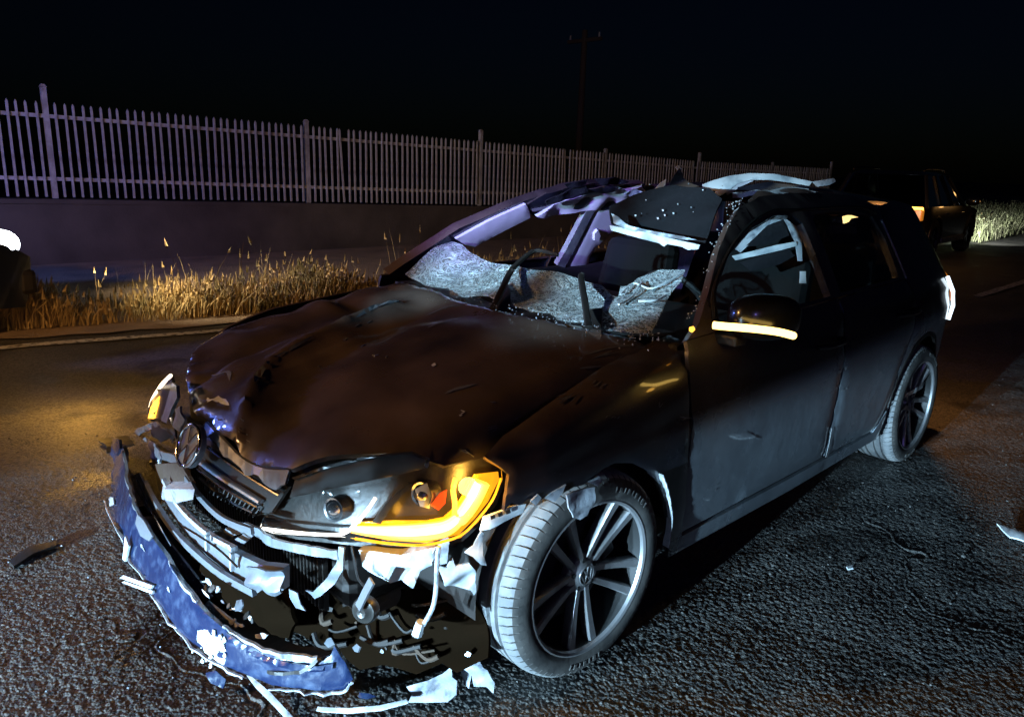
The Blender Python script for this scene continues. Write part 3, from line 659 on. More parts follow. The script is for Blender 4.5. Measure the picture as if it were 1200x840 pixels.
# ---- badge (ring and letters)
def badge(name, c, nrm, up, r, m_ring, parent, back=MT['grille'], flat=False):
    n = Vector(nrm).normalized(); u = Vector(up); u = (u-n*u.dot(n)).normalized(); sdir = u.cross(n); c = Vector(c)
    def P(a, b, d=0): return tuple(c+sdir*a*r+u*b*r+n*d)
    if flat: o = parent
    else: o = empty(name); o.parent = parent
    pre = name+'_' if flat else ''
    N = 40; V = []; Fc = []
    for i in range(N):
        w = 2*math.pi*i/N
        for rr, d in ((1.0, 0), (1.02, .10*r), (.93, .16*r), (.86, .08*r), (.85, 0)): V.append(P(rr*math.cos(w), rr*math.sin(w), d))
    for i in range(N):
        for j in range(4): Fc.append((i*5+j, ((i+1) % N)*5+j, ((i+1) % N)*5+j+1, i*5+j+1))
    mesh(pre+'ring', V, Fc, m_ring, o, True)
    V = [P(0, 0, .03*r)]+[P(.99*math.cos(2*math.pi*i/N), .99*math.sin(2*math.pi*i/N), .03*r) for i in range(N)]+[P(1.0*math.cos(2*math.pi*i/N), 1.0*math.sin(2*math.pi*i/N), -.25*r) for i in range(N)]
    Fc = [(0, 1+i, 1+(i+1) % N) for i in range(N)]+[(1+i, 1+N+i, 1+N+(i+1) % N, 1+(i+1) % N) for i in range(N)]
    mesh(pre+'disc', V, Fc, back, o)
    def stroke(name, pts, w=.075):
        V = []; Fc = []
        for i, p in enumerate(pts):
            for s in (-1, 1): V += [P(p[0]+s*w, p[1], .03*r), P(p[0]+s*w*.8, p[1], .13*r)]
            if i:
                k = 4*(i-1); Fc += [(k+1, k+3, k+7, k+5), (k, k+1, k+5, k+4), (k+3, k+2, k+6, k+7)]
        Fc += [(0, 2, 3, 1), (len(V)-4, len(V)-3, len(V)-1, len(V)-2)]
        mesh(pre+name, V, Fc, m_ring, o)
    stroke('letter_v', [(-.34, .80), (0, .10), (.34, .80)]); stroke('letter_w', [(-.76, .42), (-.36, -.72), (0, .00), (.36, -.72), (.76, .42)])
    return o
em = hit(222, 522, lambda p: g_nose(p)-.035)
badge('badge', em, (.92, .06, .38), (-.3, .22, 1), .062, MT['chrome'], golf, MT['steel'])
# ---- left headlight
HL = empty('headlight'); HL.parent = golf; HL['label'] = 'lit headlight with glowing amber indicator bar'
gl0 = lambda p: smax(g_nose(p), p[1]-side_y(p[0], .7)-.01, .06)
def deep(d): return lambda p: gl0(p)+d
lens_px = [(304, 619), (308, 607), (325, 592), (350, 580), (395, 574), (440, 566), (480, 556), (520, 548), (560, 546), (588, 551), (589, 562), (578, 588), (560, 612), (540, 630), (500, 640), (455, 637), (400, 629), (350, 627), (320, 625)]
pxsheet('housing', [(300, 622), (300, 600), (330, 578), (400, 560), (500, 540), (560, 534), (592, 548), (592, 566), (582, 592), (562, 616), (543, 634), (500, 646), (440, 642), (350, 632)], deep(.085), MT['reflector'], HL, 10, .02)
pxsheet('eyelid', [(338, 583), (345, 560), (375, 548), (430, 536), (480, 531), (502, 538), (502, 548), (470, 556), (400, 570), (350, 581)], deep(.002), MT['grille'], HL, 7, .012, roll=.004)
pxsheet('chrome_edge', [(341, 560), (378, 546), (430, 534), (482, 529), (504, 537), (501, 549), (497, 546), (500, 538), (481, 532), (430, 537), (378, 550), (345, 562)], deep(-.004), MT['chrome'], HL, 4, .003)
# daytime strip, indicator bar
MB().tube(nose_path([(308, 619), (340, 623), (375, 626), (402, 625), (416, 614), (430, 598), (440, 583)], deep(.012), 6), .0045, 8).build('daytime_light', MT['drl'], HL, True)
bar_pts = nose_path([(415, 619), (450, 622), (490, 622), (520, 618), (536, 607), (550, 588), (562, 566)], deep(.016), 6)
MB().tube(bar_pts, [.007+.012*math.sin(math.pi*min(1, i/30.)) if i < 26 else .016 for i in range(len(bar_pts))], 10, .8).build('indicator', MT['ambercore'], HL, True)
MB().tube(nose_path([(413, 620), (450, 623), (490, 623), (520, 619), (538, 607), (553, 588), (565, 564)], deep(.028), 6), [.010+.016*math.sin(math.pi*min(1, i/30.)) if i < 24 else .025 for i in range(37)], 12, .8).build('indicator_diffuser', MT['amber'], HL, True)
pxsheet('indicator_halo', [(410, 624), (412, 612), (460, 610), (500, 610), (520, 606), (535, 592), (548, 570), (556, 556), (584, 553), (585, 562), (572, 588), (556, 608), (538, 626), (500, 636), (455, 633)], deep(.045), MT['amberdim'], HL, 8, .004)
MB().tube(nose_path([(532, 608), (533, 590), (531, 574), (534, 560)], deep(.03), 4), .007, 8).build('indicator_strip', MT['amber'], HL, True)
MB().tube(nose_path([(416, 631), (460, 637), (500, 638), (538, 628), (560, 608), (578, 584), (587, 560)], deep(.004), 5), .0035, 6).build('lens_rim', MT['amberdim'], HL, True)
def projector(u, v, r, m_in, d0=.05):
    c = hit(u, v, deep(d0)); V, Fc = lathe([(r*1.25, -.03), (r*1.2, .012), (r, .010), (r*.96, -.004), (r*.8, .012), (r*.45, .024), (0.0005, .028)], 24)
    d = Vector((.90, .30, .12)).normalized(); q = Vector((0, 1, 0)).rotation_difference(d)
    V = [tuple(q @ Vector(p)+Vector(c)) for p in V]; return mesh('projector', V, Fc, m_in, HL, True, 50)
projector(394, 596, .026, MT['darkchrome'], .065); projector(497, 578, .026, MT['darkchrome'], .065)
pxsheet('bulb_shroud', [(486, 573), (500, 566), (506, 580), (503, 596), (492, 593)], deep(.035), MT['white'], HL, 5, .006)
pxsheet('divider', [(436, 612), (452, 590), (478, 566), (484, 567), (462, 590), (446, 614)], deep(.03), MT['grille'], HL, 6, .01)
pxsheet('turn_reflector', [(505, 592), (516, 578), (524, 574), (522, 590), (514, 598)], deep(.038), mat('red_reflector', (0.5, 0.03, 0.01), 0.3, emit=(1, .12, .01), estr=.6), HL, 5, .006)
pxsheet('lens', lens_px, deep(-.002), MT['lens'], HL, 9, .003)
lamp_pt = hit(556, 580, deep(-.09)); a = point('indicator_glow', lamp_pt, 4.0, (1.0, .50, .07), .03); a.parent = golf
for u_, v_, e_ in ((540, 596, .45), (505, 600, .22), (462, 606, .18)):
    a = point('bulb_glow', hit(u_, v_, deep(.035)), e_, (1.0, .46, .05), .012); a.parent = golf
# ---- right headlight (seen edge-on)
HR = empty('headlight'); HR.parent = golf; HR['label'] = 'far headlight glowing amber and white'
pxsheet('lens', [(171, 491), (176, 470), (186, 452), (199, 439), (201, 446), (196, 470), (190, 492)], g_nose, MT['reflector'], HR, 6, .01)
MB().tube(nose_path([(172, 490), (177, 470), (188, 453), (200, 440)], lambda p: g_nose(p)-.004, 5), .006, 8).build('daytime_light', MT['drl'], HR, True)
pxsheet('indicator', [(173, 490), (177, 474), (186, 464), (184, 476), (180, 490)], lambda p: g_nose(p)-.004, MT['amber'], HR, 5, .006)
pxsheet('housing', [(188, 493), (195, 470), (201, 448), (206, 452), (207, 466), (200, 480), (195, 496)], lambda p: g_nose(p)-.006, MT['steel'], HR, 5, .01)
rp = hit(176, 470, g_nose); a = point('indicator_glow', (rp[0]+.30, rp[1]-.26, rp[2]+.22), 13, (1.0, .50, .08), .04); a.parent = golf
# ---- bumper cover hanging off the front
def bump_x(y): return interp(y, [-1.0, -.94, -.75, -.5, -.2, .2, .5, .68, .8, .95], [.45, .66, .79, .87, .93, .95, .92, .85, .74, .55])
g_bump = lambda p: p[0]-bump_x(p[1])+.20*(p[2]-.35)
bc_px = [(130, 512), (140, 520), (144, 528), (147, 560), (154, 585), (160, 604), (177, 629), (197, 660), (214, 686), (231, 708), (246, 722), (262, 737), (284, 752), (310, 765), (340, 772), (371, 775), (386, 770), (391, 758), (399, 772), (404, 778), (413, 797), (402, 809), (372, 811), (344, 808), (316, 804), (286, 790), (260, 780), (226, 756), (205, 735), (177, 695), (148, 645), (128, 602), (118, 578), (118, 562), (124, 545), (129, 528)]
BC = pxsheet('bumper_cover', bc_px, g_bump, MT['bumper'], golf, 6, .012, noise=.004, nscale=20, roll=.004); BC['label'] = 'torn dark blue bumper cover hanging off the nose'
def ribbon(name, px, g, w, m, parent, n=4, thick=.006, wob=0.0, waz=(0, 0, 1)):
    P = smooth_path([hit(u, v, g) for u, v in px], n); a = Vector(waz).normalized(); V = []; Fc = []
    for i, p in enumerate(P):
        t = Vector(P[min(i+1, len(P)-1)]-P[max(i-1, 0)]).normalized(); s = (a-t*a.dot(t)).normalized(); nn = t.cross(s)
        ww = w[0]+(w[1]-w[0])*i/(len(P)-1) if isinstance(w, tuple) else w
        ww *= 1+wob*random.uniform(-1, 1); c = Vector(p)+nn*wob*.01*random.uniform(-1, 1)
        for sx, sy in ((-1, -1), (1, -1), (1, 1), (-1, 1)): V.append(tuple(c+s*sx*ww/2+nn*sy*thick/2))
        if i:
            k = 4*(i-1)
            for q in range(4): Fc.append((k+q, k+(q+1) % 4, k+4+(q+1) % 4, k+4+q))
    Fc += [(3, 2, 1, 0), (len(V)-4, len(V)-3, len(V)-2, len(V)-1)]
    return mesh(name, V, Fc, MT[m] if isinstance(m, str) else m, parent, False)
ribbon('broken_edge', [(118, 580), (128, 604), (148, 646), (177, 696), (205, 737)], lambda p: g_bump(p)-.006, .005, 'primer', BC, 4, .005, .7)
ribbon('broken_edge', [(205, 737), (226, 758), (260, 782), (286, 793)], lambda p: g_bump(p)-.006, .005, 'primer', BC, 4, .006, .5)
ribbon('broken_edge', [(316, 806), (344, 810), (372, 813), (402, 811), (413, 797)], lambda p: g_bump(p)-.006, .0045, 'primer', BC, 4, .005, .6)
ribbon('broken_edge', [(146, 530), (149, 560), (156, 585), (162, 604), (178, 629)], lambda p: g_bump(p)+.005, .016, 'steel', BC, 4, .008, .3)
ribbon('broken_edge', [(197, 658), (214, 683), (231, 706)], lambda p: g_bump(p)+.005, .010, 'primer', BC, 4, .006, .3)
ribbon('broken_edge', [(262, 735), (284, 750), (310, 762), (340, 769), (372, 772)], lambda p: g_bump(p)+.006, .016, 'primer', BC, 4, .008, .3)
pxsheet('scrape_patch', [(229, 737), (240, 735), (247, 745), (256, 748), (262, 755), (264, 768), (262, 779), (250, 773), (240, 764), (230, 752)], lambda p: g_bump(p)-.008, MT['white'], BC, 4, .005, noise=.004, nscale=70)
pxsheet('scrape_patch', [(160, 602), (168, 610), (178, 628), (174, 634), (164, 628), (158, 614)], lambda p: g_bump(p)-.005, MT['steel'], BC, 4, .004)
pxsheet('lower_edge', [(262, 742), (286, 758), (312, 771), (342, 778), (372, 781), (390, 778), (389, 785), (372, 788), (340, 785), (310, 778), (284, 765), (264, 752)], lambda p: g_bump(p)-.010, MT['bumper'], BC, 5, .010, noise=.002, roll=.004)
for uv in ((126, 548), (122, 572), (129, 586)): pxsheet('chip', [(uv[0]-3, uv[1]-5), (uv[0]+3, uv[1]-3), (uv[0]+4, uv[1]+5), (uv[0]-1, uv[1]+7)], lambda p: g_bump(p)-.007, MT['primer'], BC, 3, .003)
for uv in ((165, 640), (196, 690), (222, 722)):
    a = random.uniform(0, 3); pxsheet('scratch', [(uv[0]-1, uv[1]-3), (uv[0]+1, uv[1]-2), (uv[0]+2+a, uv[1]+4+a), (uv[0]-.5, uv[1]+1)], lambda p: g_bump(p)-.0065, MT['primer'], BC, 3, .001)
for k in range(20):
    u, v = random.gauss(247, 9), random.gauss(757, 13); s_ = random.uniform(.8, 3.2); a = random.uniform(0, 6.28)
    pxsheet('chip', [(u+s_*math.cos(a+w)*random.uniform(.5, 1.2), v+s_*1.5*math.sin(a+w)*random.uniform(.5, 1.2)) for w in (0, 1.1, 2.3, 3.4, 4.8)], lambda p: g_bump(p)-.0095, MT['white'], BC, 3, .002)
ribbon('inner_flange', [(132, 513), (144, 528), (148, 560), (155, 586), (162, 605), (178, 630), (198, 661), (215, 687), (232, 709), (247, 723), (263, 738), (285, 753), (311, 766), (340, 773), (371, 776), (388, 770)], lambda p: g_bump(p)+.075, .14, 'black', BC, 4, .008, .12, (1, 0, .1))
ribbon('foam_absorber', [(168, 600), (184, 634), (206, 668), (236, 704), (262, 728)], lambda p: g_bump(p)+.10, .05, 'void', BC, 4, .05, .25)
# sensor plug and clip standing off the cover
p = hit(111, 577, lambda p: g_bump(p)-.015); MB().tube([(p[0]-.04, p[1]+.02, p[2]), (p[0]+.02, p[1]-.012, p[2])], [.013, .016], 10).build('parking_sensor', MT['black'], BC, True)
pxsheet('side_clip', [(130, 511), (139, 515), (140, 526), (136, 534), (131, 524)], lambda p: g_bump(p)-.02, MT['bumper'], BC, 4, .008)
# perforated carrier strips
def perforated(px0, px1, nh, d, w=4.5, m='steel'):
    a, b2 = np.array(px0, float), np.array(px1, float); t = (b2-a)/np.linalg.norm(b2-a); nn = np.array([-t[1], t[0]])
    out = [a-nn*w, b2-nn*w, b2+nn*w, a+nn*w]; L = np.linalg.norm(b2-a); holes = []
    for k in range(nh):
        c = a+t*L*(k+.5)/nh; h = 1.5; holes.append([c-t*h-nn*h, c+t*h-nn*h, c+t*h+nn*h, c-t*h+nn*h])
    return sheet('carrier_strip', out, lambda u, v: hit(u, v, lambda p: g_bump(p)+d), MT[m], golf, 4, .006, holes, 0, False, (1, 0, .3))
perforated((188, 630), (244, 702), 8, .06, 5); perforated((158, 556), (178, 598), 3, .07, 5); perforated((240, 708), (276, 736), 3, .04, 5, 'primer')
# ---- crash beam and the metal behind it
gbm = lambda d: (lambda p: p[0]-bump_x(p[1])+.10+d)
CB = empty('crash_beam'); CB.parent = golf
pxsheet('beam_face', [(186, 578), (196, 584), (226, 616), (256, 640), (276, 650), (302, 662), (331, 666), (331, 692), (318, 697), (296, 690), (266, 672), (240, 652), (214, 624), (196, 600)], gbm(0), MT['steel'], CB, 6, .02, roll=.006)
ribbon('beam_flange', [(170, 566), (184, 592), (204, 622), (232, 650), (262, 674), (298, 694)], gbm(-.02), .020, 'steel', CB, 5, .012)
ribbon('beam_flange', [(192, 562), (204, 584), (222, 606), (248, 628), (276, 643)], gbm(.0), .014, 'primer', CB, 5, .012)
ribbon('beam_flange', [(218, 560), (236, 584), (262, 608), (296, 622)], gbm(.02), .018, 'steel', CB, 5, .010)
ribbon('beam_web', [(243, 622), (243, 644)], gbm(-.02), .010, 'primer', CB, 2, .010, waz=(0, 1, 0)); ribbon('beam_web', [(272, 640), (272, 668)], gbm(-.02), .010, 'primer', CB, 2, .010, waz=(0, 1, 0))
pxsheet('crumpled_end', [(288, 664), (331, 668), (331, 694), (322, 699), (308, 690), (300, 696), (290, 684)], gbm(-.03), MT['steel'], CB, 5, .006, noise=.008, nscale=60)
# radar bracket: a block with a flat brown top
b = MB(); A = [hit(u, v, gbm(-.02)) for u, v in ((193, 573), (228, 573), (226, 585), (207, 589), (190, 585))]; B = [hit(u, v, gbm(.10)) for u, v in ((180, 545), (213, 545), (222, 560), (205, 566), (182, 560))]
V = [tuple(x) for x in A]+[tuple(x) for x in B]; Fc = [(0, 1, 2, 3, 4), (9, 8, 7, 6, 5)]+[(i, 5+i, 5+(i+1) % 5, (i+1) % 5) for i in range(5)]
mesh('radar_bracket', V, Fc, MT['primer'], golf)
pxsheet('bracket_top', [(178, 544), (210, 542), (228, 572), (194, 574)], gbm(.02), MT['dust'], golf, 6, .01)
# bent brackets on the right half
for px, m in (([(160, 520), (170, 512), (182, 520), (190, 536), (186, 548), (175, 548), (172, 535), (163, 534)], 'steel'), ([(158, 530), (166, 536), (170, 552), (163, 556), (157, 545)], 'primer'),
              ([(182, 527), (196, 531), (206, 536), (208, 543), (195, 541), (184, 536)], 'steel'), ([(165, 545), (176, 541), (188, 538), (188, 545), (176, 549), (165, 551)], 'white'),
              ([(203, 480), (210, 476), (214, 492), (208, 506), (203, 500)], 'steel'), ([(196, 490), (203, 500), (206, 515), (200, 520), (194, 506)], 'chrome'),
              ([(175, 498), (196, 503), (201, 510), (190, 518), (178, 512)], 'grille'), ([(142, 522), (160, 502), (182, 494), (186, 499), (165, 508), (148, 528)], 'steel')):
    pxsheet('bent_bracket', px, gbm(.03), MT[m], golf, 4, .006, noise=.004, nscale=50)
# slam panel ribbon under the headlight, bent arm, horn, cable
ribbon('headlight_bracket', [(266, 626), (282, 618), (300, 622), (318, 634), (340, 640), (366, 645), (396, 650)], gbm(.06), (.030, .022), 'steel', golf, 5, .008, .15)
pxsheet('headlight_bracket', [(268, 636), (290, 622), (296, 628), (282, 640), (270, 643)], gbm(.05), MT['steel'], golf, 4, .006)
pxsheet('bent_arm', [(397, 640), (403, 642), (402, 668), (392, 684), (376, 698), (368, 702), (357, 692), (366, 694), (384, 676), (394, 660)], gbm(.06), MT['steel'], golf, 5, .006, noise=.003, nscale=60)
pxsheet('bent_arm', [(338, 690), (348, 695), (352, 708), (358, 716), (346, 712), (339, 700)], gbm(.05), MT['steel'], golf, 4, .004)
HN = empty('horn'); HN.parent = golf
c = hit(428, 714, gbm(.08)); V, Fc = lathe([(.001, .02), (.012, .022), (.020, .014), (.030, .012), (.034, .004), (.034, -.012), (.02, -.018)], 24); q = Vector((0, 1, 0)).rotation_difference(Vector((.85, .45, .1)))
mesh('horn_disc', [tuple(q @ Vector(x)+Vector(c)) for x in V], Fc, MT['reflector'], HN, True, 40)
ribbon('horn_bracket', [(436, 680), (428, 695), (420, 712)], gbm(.05), .024, 'steel', HN, 4, .006, waz=(0, 1, .2))
MB().tube([tuple(x) for x in smooth_path([hit(u, v, gbm(.08)) for u, v in ((514, 640), (512, 662), (511, 690), (507, 712), (496, 732))], 5)], .006, 8).build('cable', MT['primer'], golf, True)
c = hit(493, 736, gbm(.08)); MB().tube([(c[0], c[1], c[2]+.018), (c[0]+.004, c[1]-.01, c[2]-.02)], [.012, .014], 8).build('connector', MT['white'], golf, True)
MB().tube([tuple(x) for x in smooth_path([hit(u, v, gbm(.08)) for u, v in ((412, 640), (416, 660), (420, 678), (430, 690))], 5)], .003, 6).build('cable', MT['black'], golf, True)
# white headlight back and torn arch liner
gw = lambda d: (lambda p: gl0(p)+d)
pxsheet('lamp_housing', [(418, 646), (470, 650), (512, 642), (513, 655), (507, 664), (493, 670), (484, 690), (470, 680), (457, 684), (440, 676), (424, 664)], gw(.03), MT['white'], golf, 5, .05, noise=.004, nscale=40, roll=.006)
pxsheet('lamp_housing', [(512, 640), (527, 632), (524, 660), (516, 662)], gw(.05), MT['primer'], golf, 4, .02)
pxsheet('torn_liner', [(514, 664), (524, 666), (532, 656), (534, 664), (550, 660), (560, 672), (562, 684), (557, 700), (552, 692), (540, 690), (520, 684)], lambda p: p[1]-side_y(p[0], .5)+.05, MT['white'], golf, 4, .006, noise=.010, nscale=45)
pxsheet('torn_liner', [(563, 622), (567, 606), (600, 594), (616, 590), (614, 602), (590, 612), (574, 620)], lambda p: g_body(p)+.012, MT['white'], golf, 4, .006, noise=.003, nscale=50)
for k in range(3): pxsheet('slot', [(575+k*9, 605-k*3), (580+k*9, 603-k*3), (581+k*9, 607-k*3), (576+k*9, 609-k*3)], lambda p: g_body(p)+.002, MT['black'], golf, 3, .002)
pxsheet('torn_liner', [(556, 640), (564, 622), (568, 626), (566, 650), (572, 664), (564, 662), (554, 652), (545, 648)], lambda p: p[1]-side_y(p[0], .5)+.03, MT['white'], golf, 4, .005, noise=.005, nscale=40)
pxsheet('torn_liner', [(528, 590), (534, 600), (545, 606), (552, 640), (545, 650), (530, 640), (526, 620)], lambda p: p[1]-side_y(p[0], .5)+.16, MT['dust'], golf, 5, .01)
pxsheet('hanging_shred', [(664, 580), (672, 576), (698, 571), (696, 588), (690, 604), (682, 610), (673, 607), (667, 596)], lambda p: p[1]-side_y(p[0], p[2])-.025, MT['primer'], golf, 4, .005, noise=.004, nscale=50)
for px in ([(640, 585), (655, 574), (664, 568), (660, 577), (650, 588)], [(622, 588), (632, 580), (636, 584), (628, 592)], [(690, 565), (703, 558), (707, 563), (700, 570)]):
    pxsheet('torn_edge', px, lambda p: g_body(p)-.008, MT['primer'], golf, 4, .005, noise=.003, nscale=60)
pxsheet('shade_sheet', [(318, 706), (340, 694), (420, 690), (500, 690), (556, 690), (566, 730), (572, 770), (540, 786), (520, 776), (492, 788), (450, 778), (424, 784), (405, 764), (372, 758), (330, 735)], PL((.47, .45, .20), (.85, .30, .35)), MT['void'], golf, 8, .012, noise=.02, nscale=16)  # dark sheet standing for the shaded depth under the headlight
pxsheet('shade_sheet', [(166, 556), (196, 600), (262, 664), (330, 690), (346, 730), (330, 752), (290, 742), (250, 708), (214, 664), (178, 612)], gbm(.16), MT['void'], golf, 8, .012, noise=.015, nscale=18)  # dark sheet standing for the shade between bumper and beam
for k in range(16):
    u, v = random.uniform(330, 490), random.uniform(694, 765); L = random.uniform(15, 55); a = random.uniform(-.5, 1.4)
    pa = [(u, v), (u+L*.4*math.cos(a)+random.uniform(-8, 8), v+L*.4*math.sin(a)+6), (u+L*math.cos(a), v+L*.5*math.sin(a))]
    MB().tube([tuple(x) for x in smooth_path([hit(q[0], q[1], PL((.50, .45, .22), (.85, .30, .35))) for q in pa], 4)], random.uniform(.003, .009), 6).build('hose', MT[random.choice(['hose', 'hose', 'dust'])], golf, True)
for k in range(12):
    u, v = random.uniform(330, 550), random.uniform(700, 770); s_ = random.uniform(2, 7); a = random.uniform(0, 6.28)
    pxsheet('broken_clip', [(u+s_*math.cos(a+w)*random.uniform(.4, 1.2), v+s_*math.sin(a+w)*random.uniform(.4, 1.2)) for w in (0, 1.1, 2.3, 3.4, 4.8)], PL((.52, .45, .24), (.8, random.uniform(-.2, .6), random.uniform(.2, .7))), MT[random.choice(['hose', 'dust', 'steel', 'hose'])], golf, 4, .005)
# loose shreds caught in the nose
for k in range(26):
    u, v = random.uniform(236, 305), 0; v = 690+(u-236)*.75+random.uniform(-14, 16); s = random.uniform(3, 8); a = random.uniform(0, 3.1); e = random.uniform(.25, .7)
    px = []
    for j in range(6):
        w = j/6*6.283; r = s*random.uniform(.6, 1.2); px.append((u+r*math.cos(w)*math.cos(a)-r*e*math.sin(w)*math.sin(a), v+r*math.cos(w)*math.sin(a)+r*e*math.sin(w)*math.cos(a)))
    pxsheet('shred', px, PL(hit(u, v, lambda p: g_bump(p)+random.uniform(.02, .07)), (.8, random.uniform(-.4, .5), random.uniform(.1, .9))), MT[random.choice(['white', 'primer', 'white', 'steel', 'black'])], golf, 4, .004)
for px in ([(140, 677), (144, 674), (178, 686), (176, 690)], [(142, 682), (145, 681), (178, 692), (178, 696)], [(146, 628), (150, 640), (146, 658), (143, 655)]):
    pxsheet('loose_strip', px, lambda p: g_bump(p)-.02, MT['white'], golf, 5, .006)
for px in (((214, 616), (252, 640), (278, 664)), ((160, 560), (178, 600), (200, 640))): MB().tube([tuple(x) for x in smooth_path([hit(u, v, gbm(-.04)) for u, v in px], 4)], .003, 6).build('cable', MT['chrome'], golf, True)
# scratches with bare metal on the fender
def nicks(u, v, ang, L, n, spread=4, g=lambda p: g_body(p)-.006, m='steel', w=.9):
    for k in range(n):
        a = R_(ang+random.gauss(0, 14)); l = L*random.uniform(.25, 1); uu, vv = u+random.gauss(0, spread), v+random.gauss(0, spread*.5); ww = w*random.uniform(.5, 1.3)
        dx, dy = math.cos(a)*l/2, -math.sin(a)*l/2; nx, ny = -dy/l*2*ww, dx/l*2*ww
        pxsheet('scratch', [(uu-dx, vv-dy), (uu-dx*.2+nx*.6, vv-dy*.2+ny*.6), (uu+dx, vv+dy), (uu+dx*.3-nx*.6, vv+dy*.3-ny*.6)], g, MT[m], golf, 5, .0015, roll=.0002)
gh = lambda p: p[2]-hood_lift(p[0], p[1])[2]-.003
nicks(662, 466, 28, 22, 7, 6); nicks(697, 452, 25, 12, 6, 5); nicks(716, 490, 40, 5, 4, 4); nicks(775, 474, 60, 9, 2, 3); nicks(803, 490, 12, 20, 3, 2)
nicks(710, 416, 16, 44, 3, 4, gh); nicks(722, 424, 38, 24, 2, 3, gh); nicks(580, 500, 5, 22, 4, 4, gh); nicks(543, 484, 10, 9, 3, 3, gh, 'white'); nicks(548, 530, -25, 20, 2, 2, gh)
nicks(620, 495, 20, 8, 6, 22, gh); nicks(420, 400, 15, 8, 8, 30, gh); nicks(270, 500, -30, 6, 12, 16, gh)
pxsheet('scratch', [(975, 502), (976, 504), (974, 522), (970, 536), (968, 536), (972, 520)], lambda p: p[1]-side_y(p[0], p[2])-.004, MT['strip'], golf, 4, .002)
gd = lambda p: p[1]-side_y(p[0], p[2])-.003
nicks(882, 512, 2, 20, 2, 2, gd, 'strip', .5); nicks(986, 456, 60, 5, 3, 3, gd, 'strip', .5); nicks(836, 575, 20, 4, 3, 4, gd, 'strip', .5)
ribbon('arch_edge', [(774, 556), (779, 570), (783, 588), (785, 606), (783, 624), (780, 640)], lambda p: p[1]-side_y(p[0], p[2])-.004, .022, 'white', golf, 5, .004, .1, (0, 1, 0))
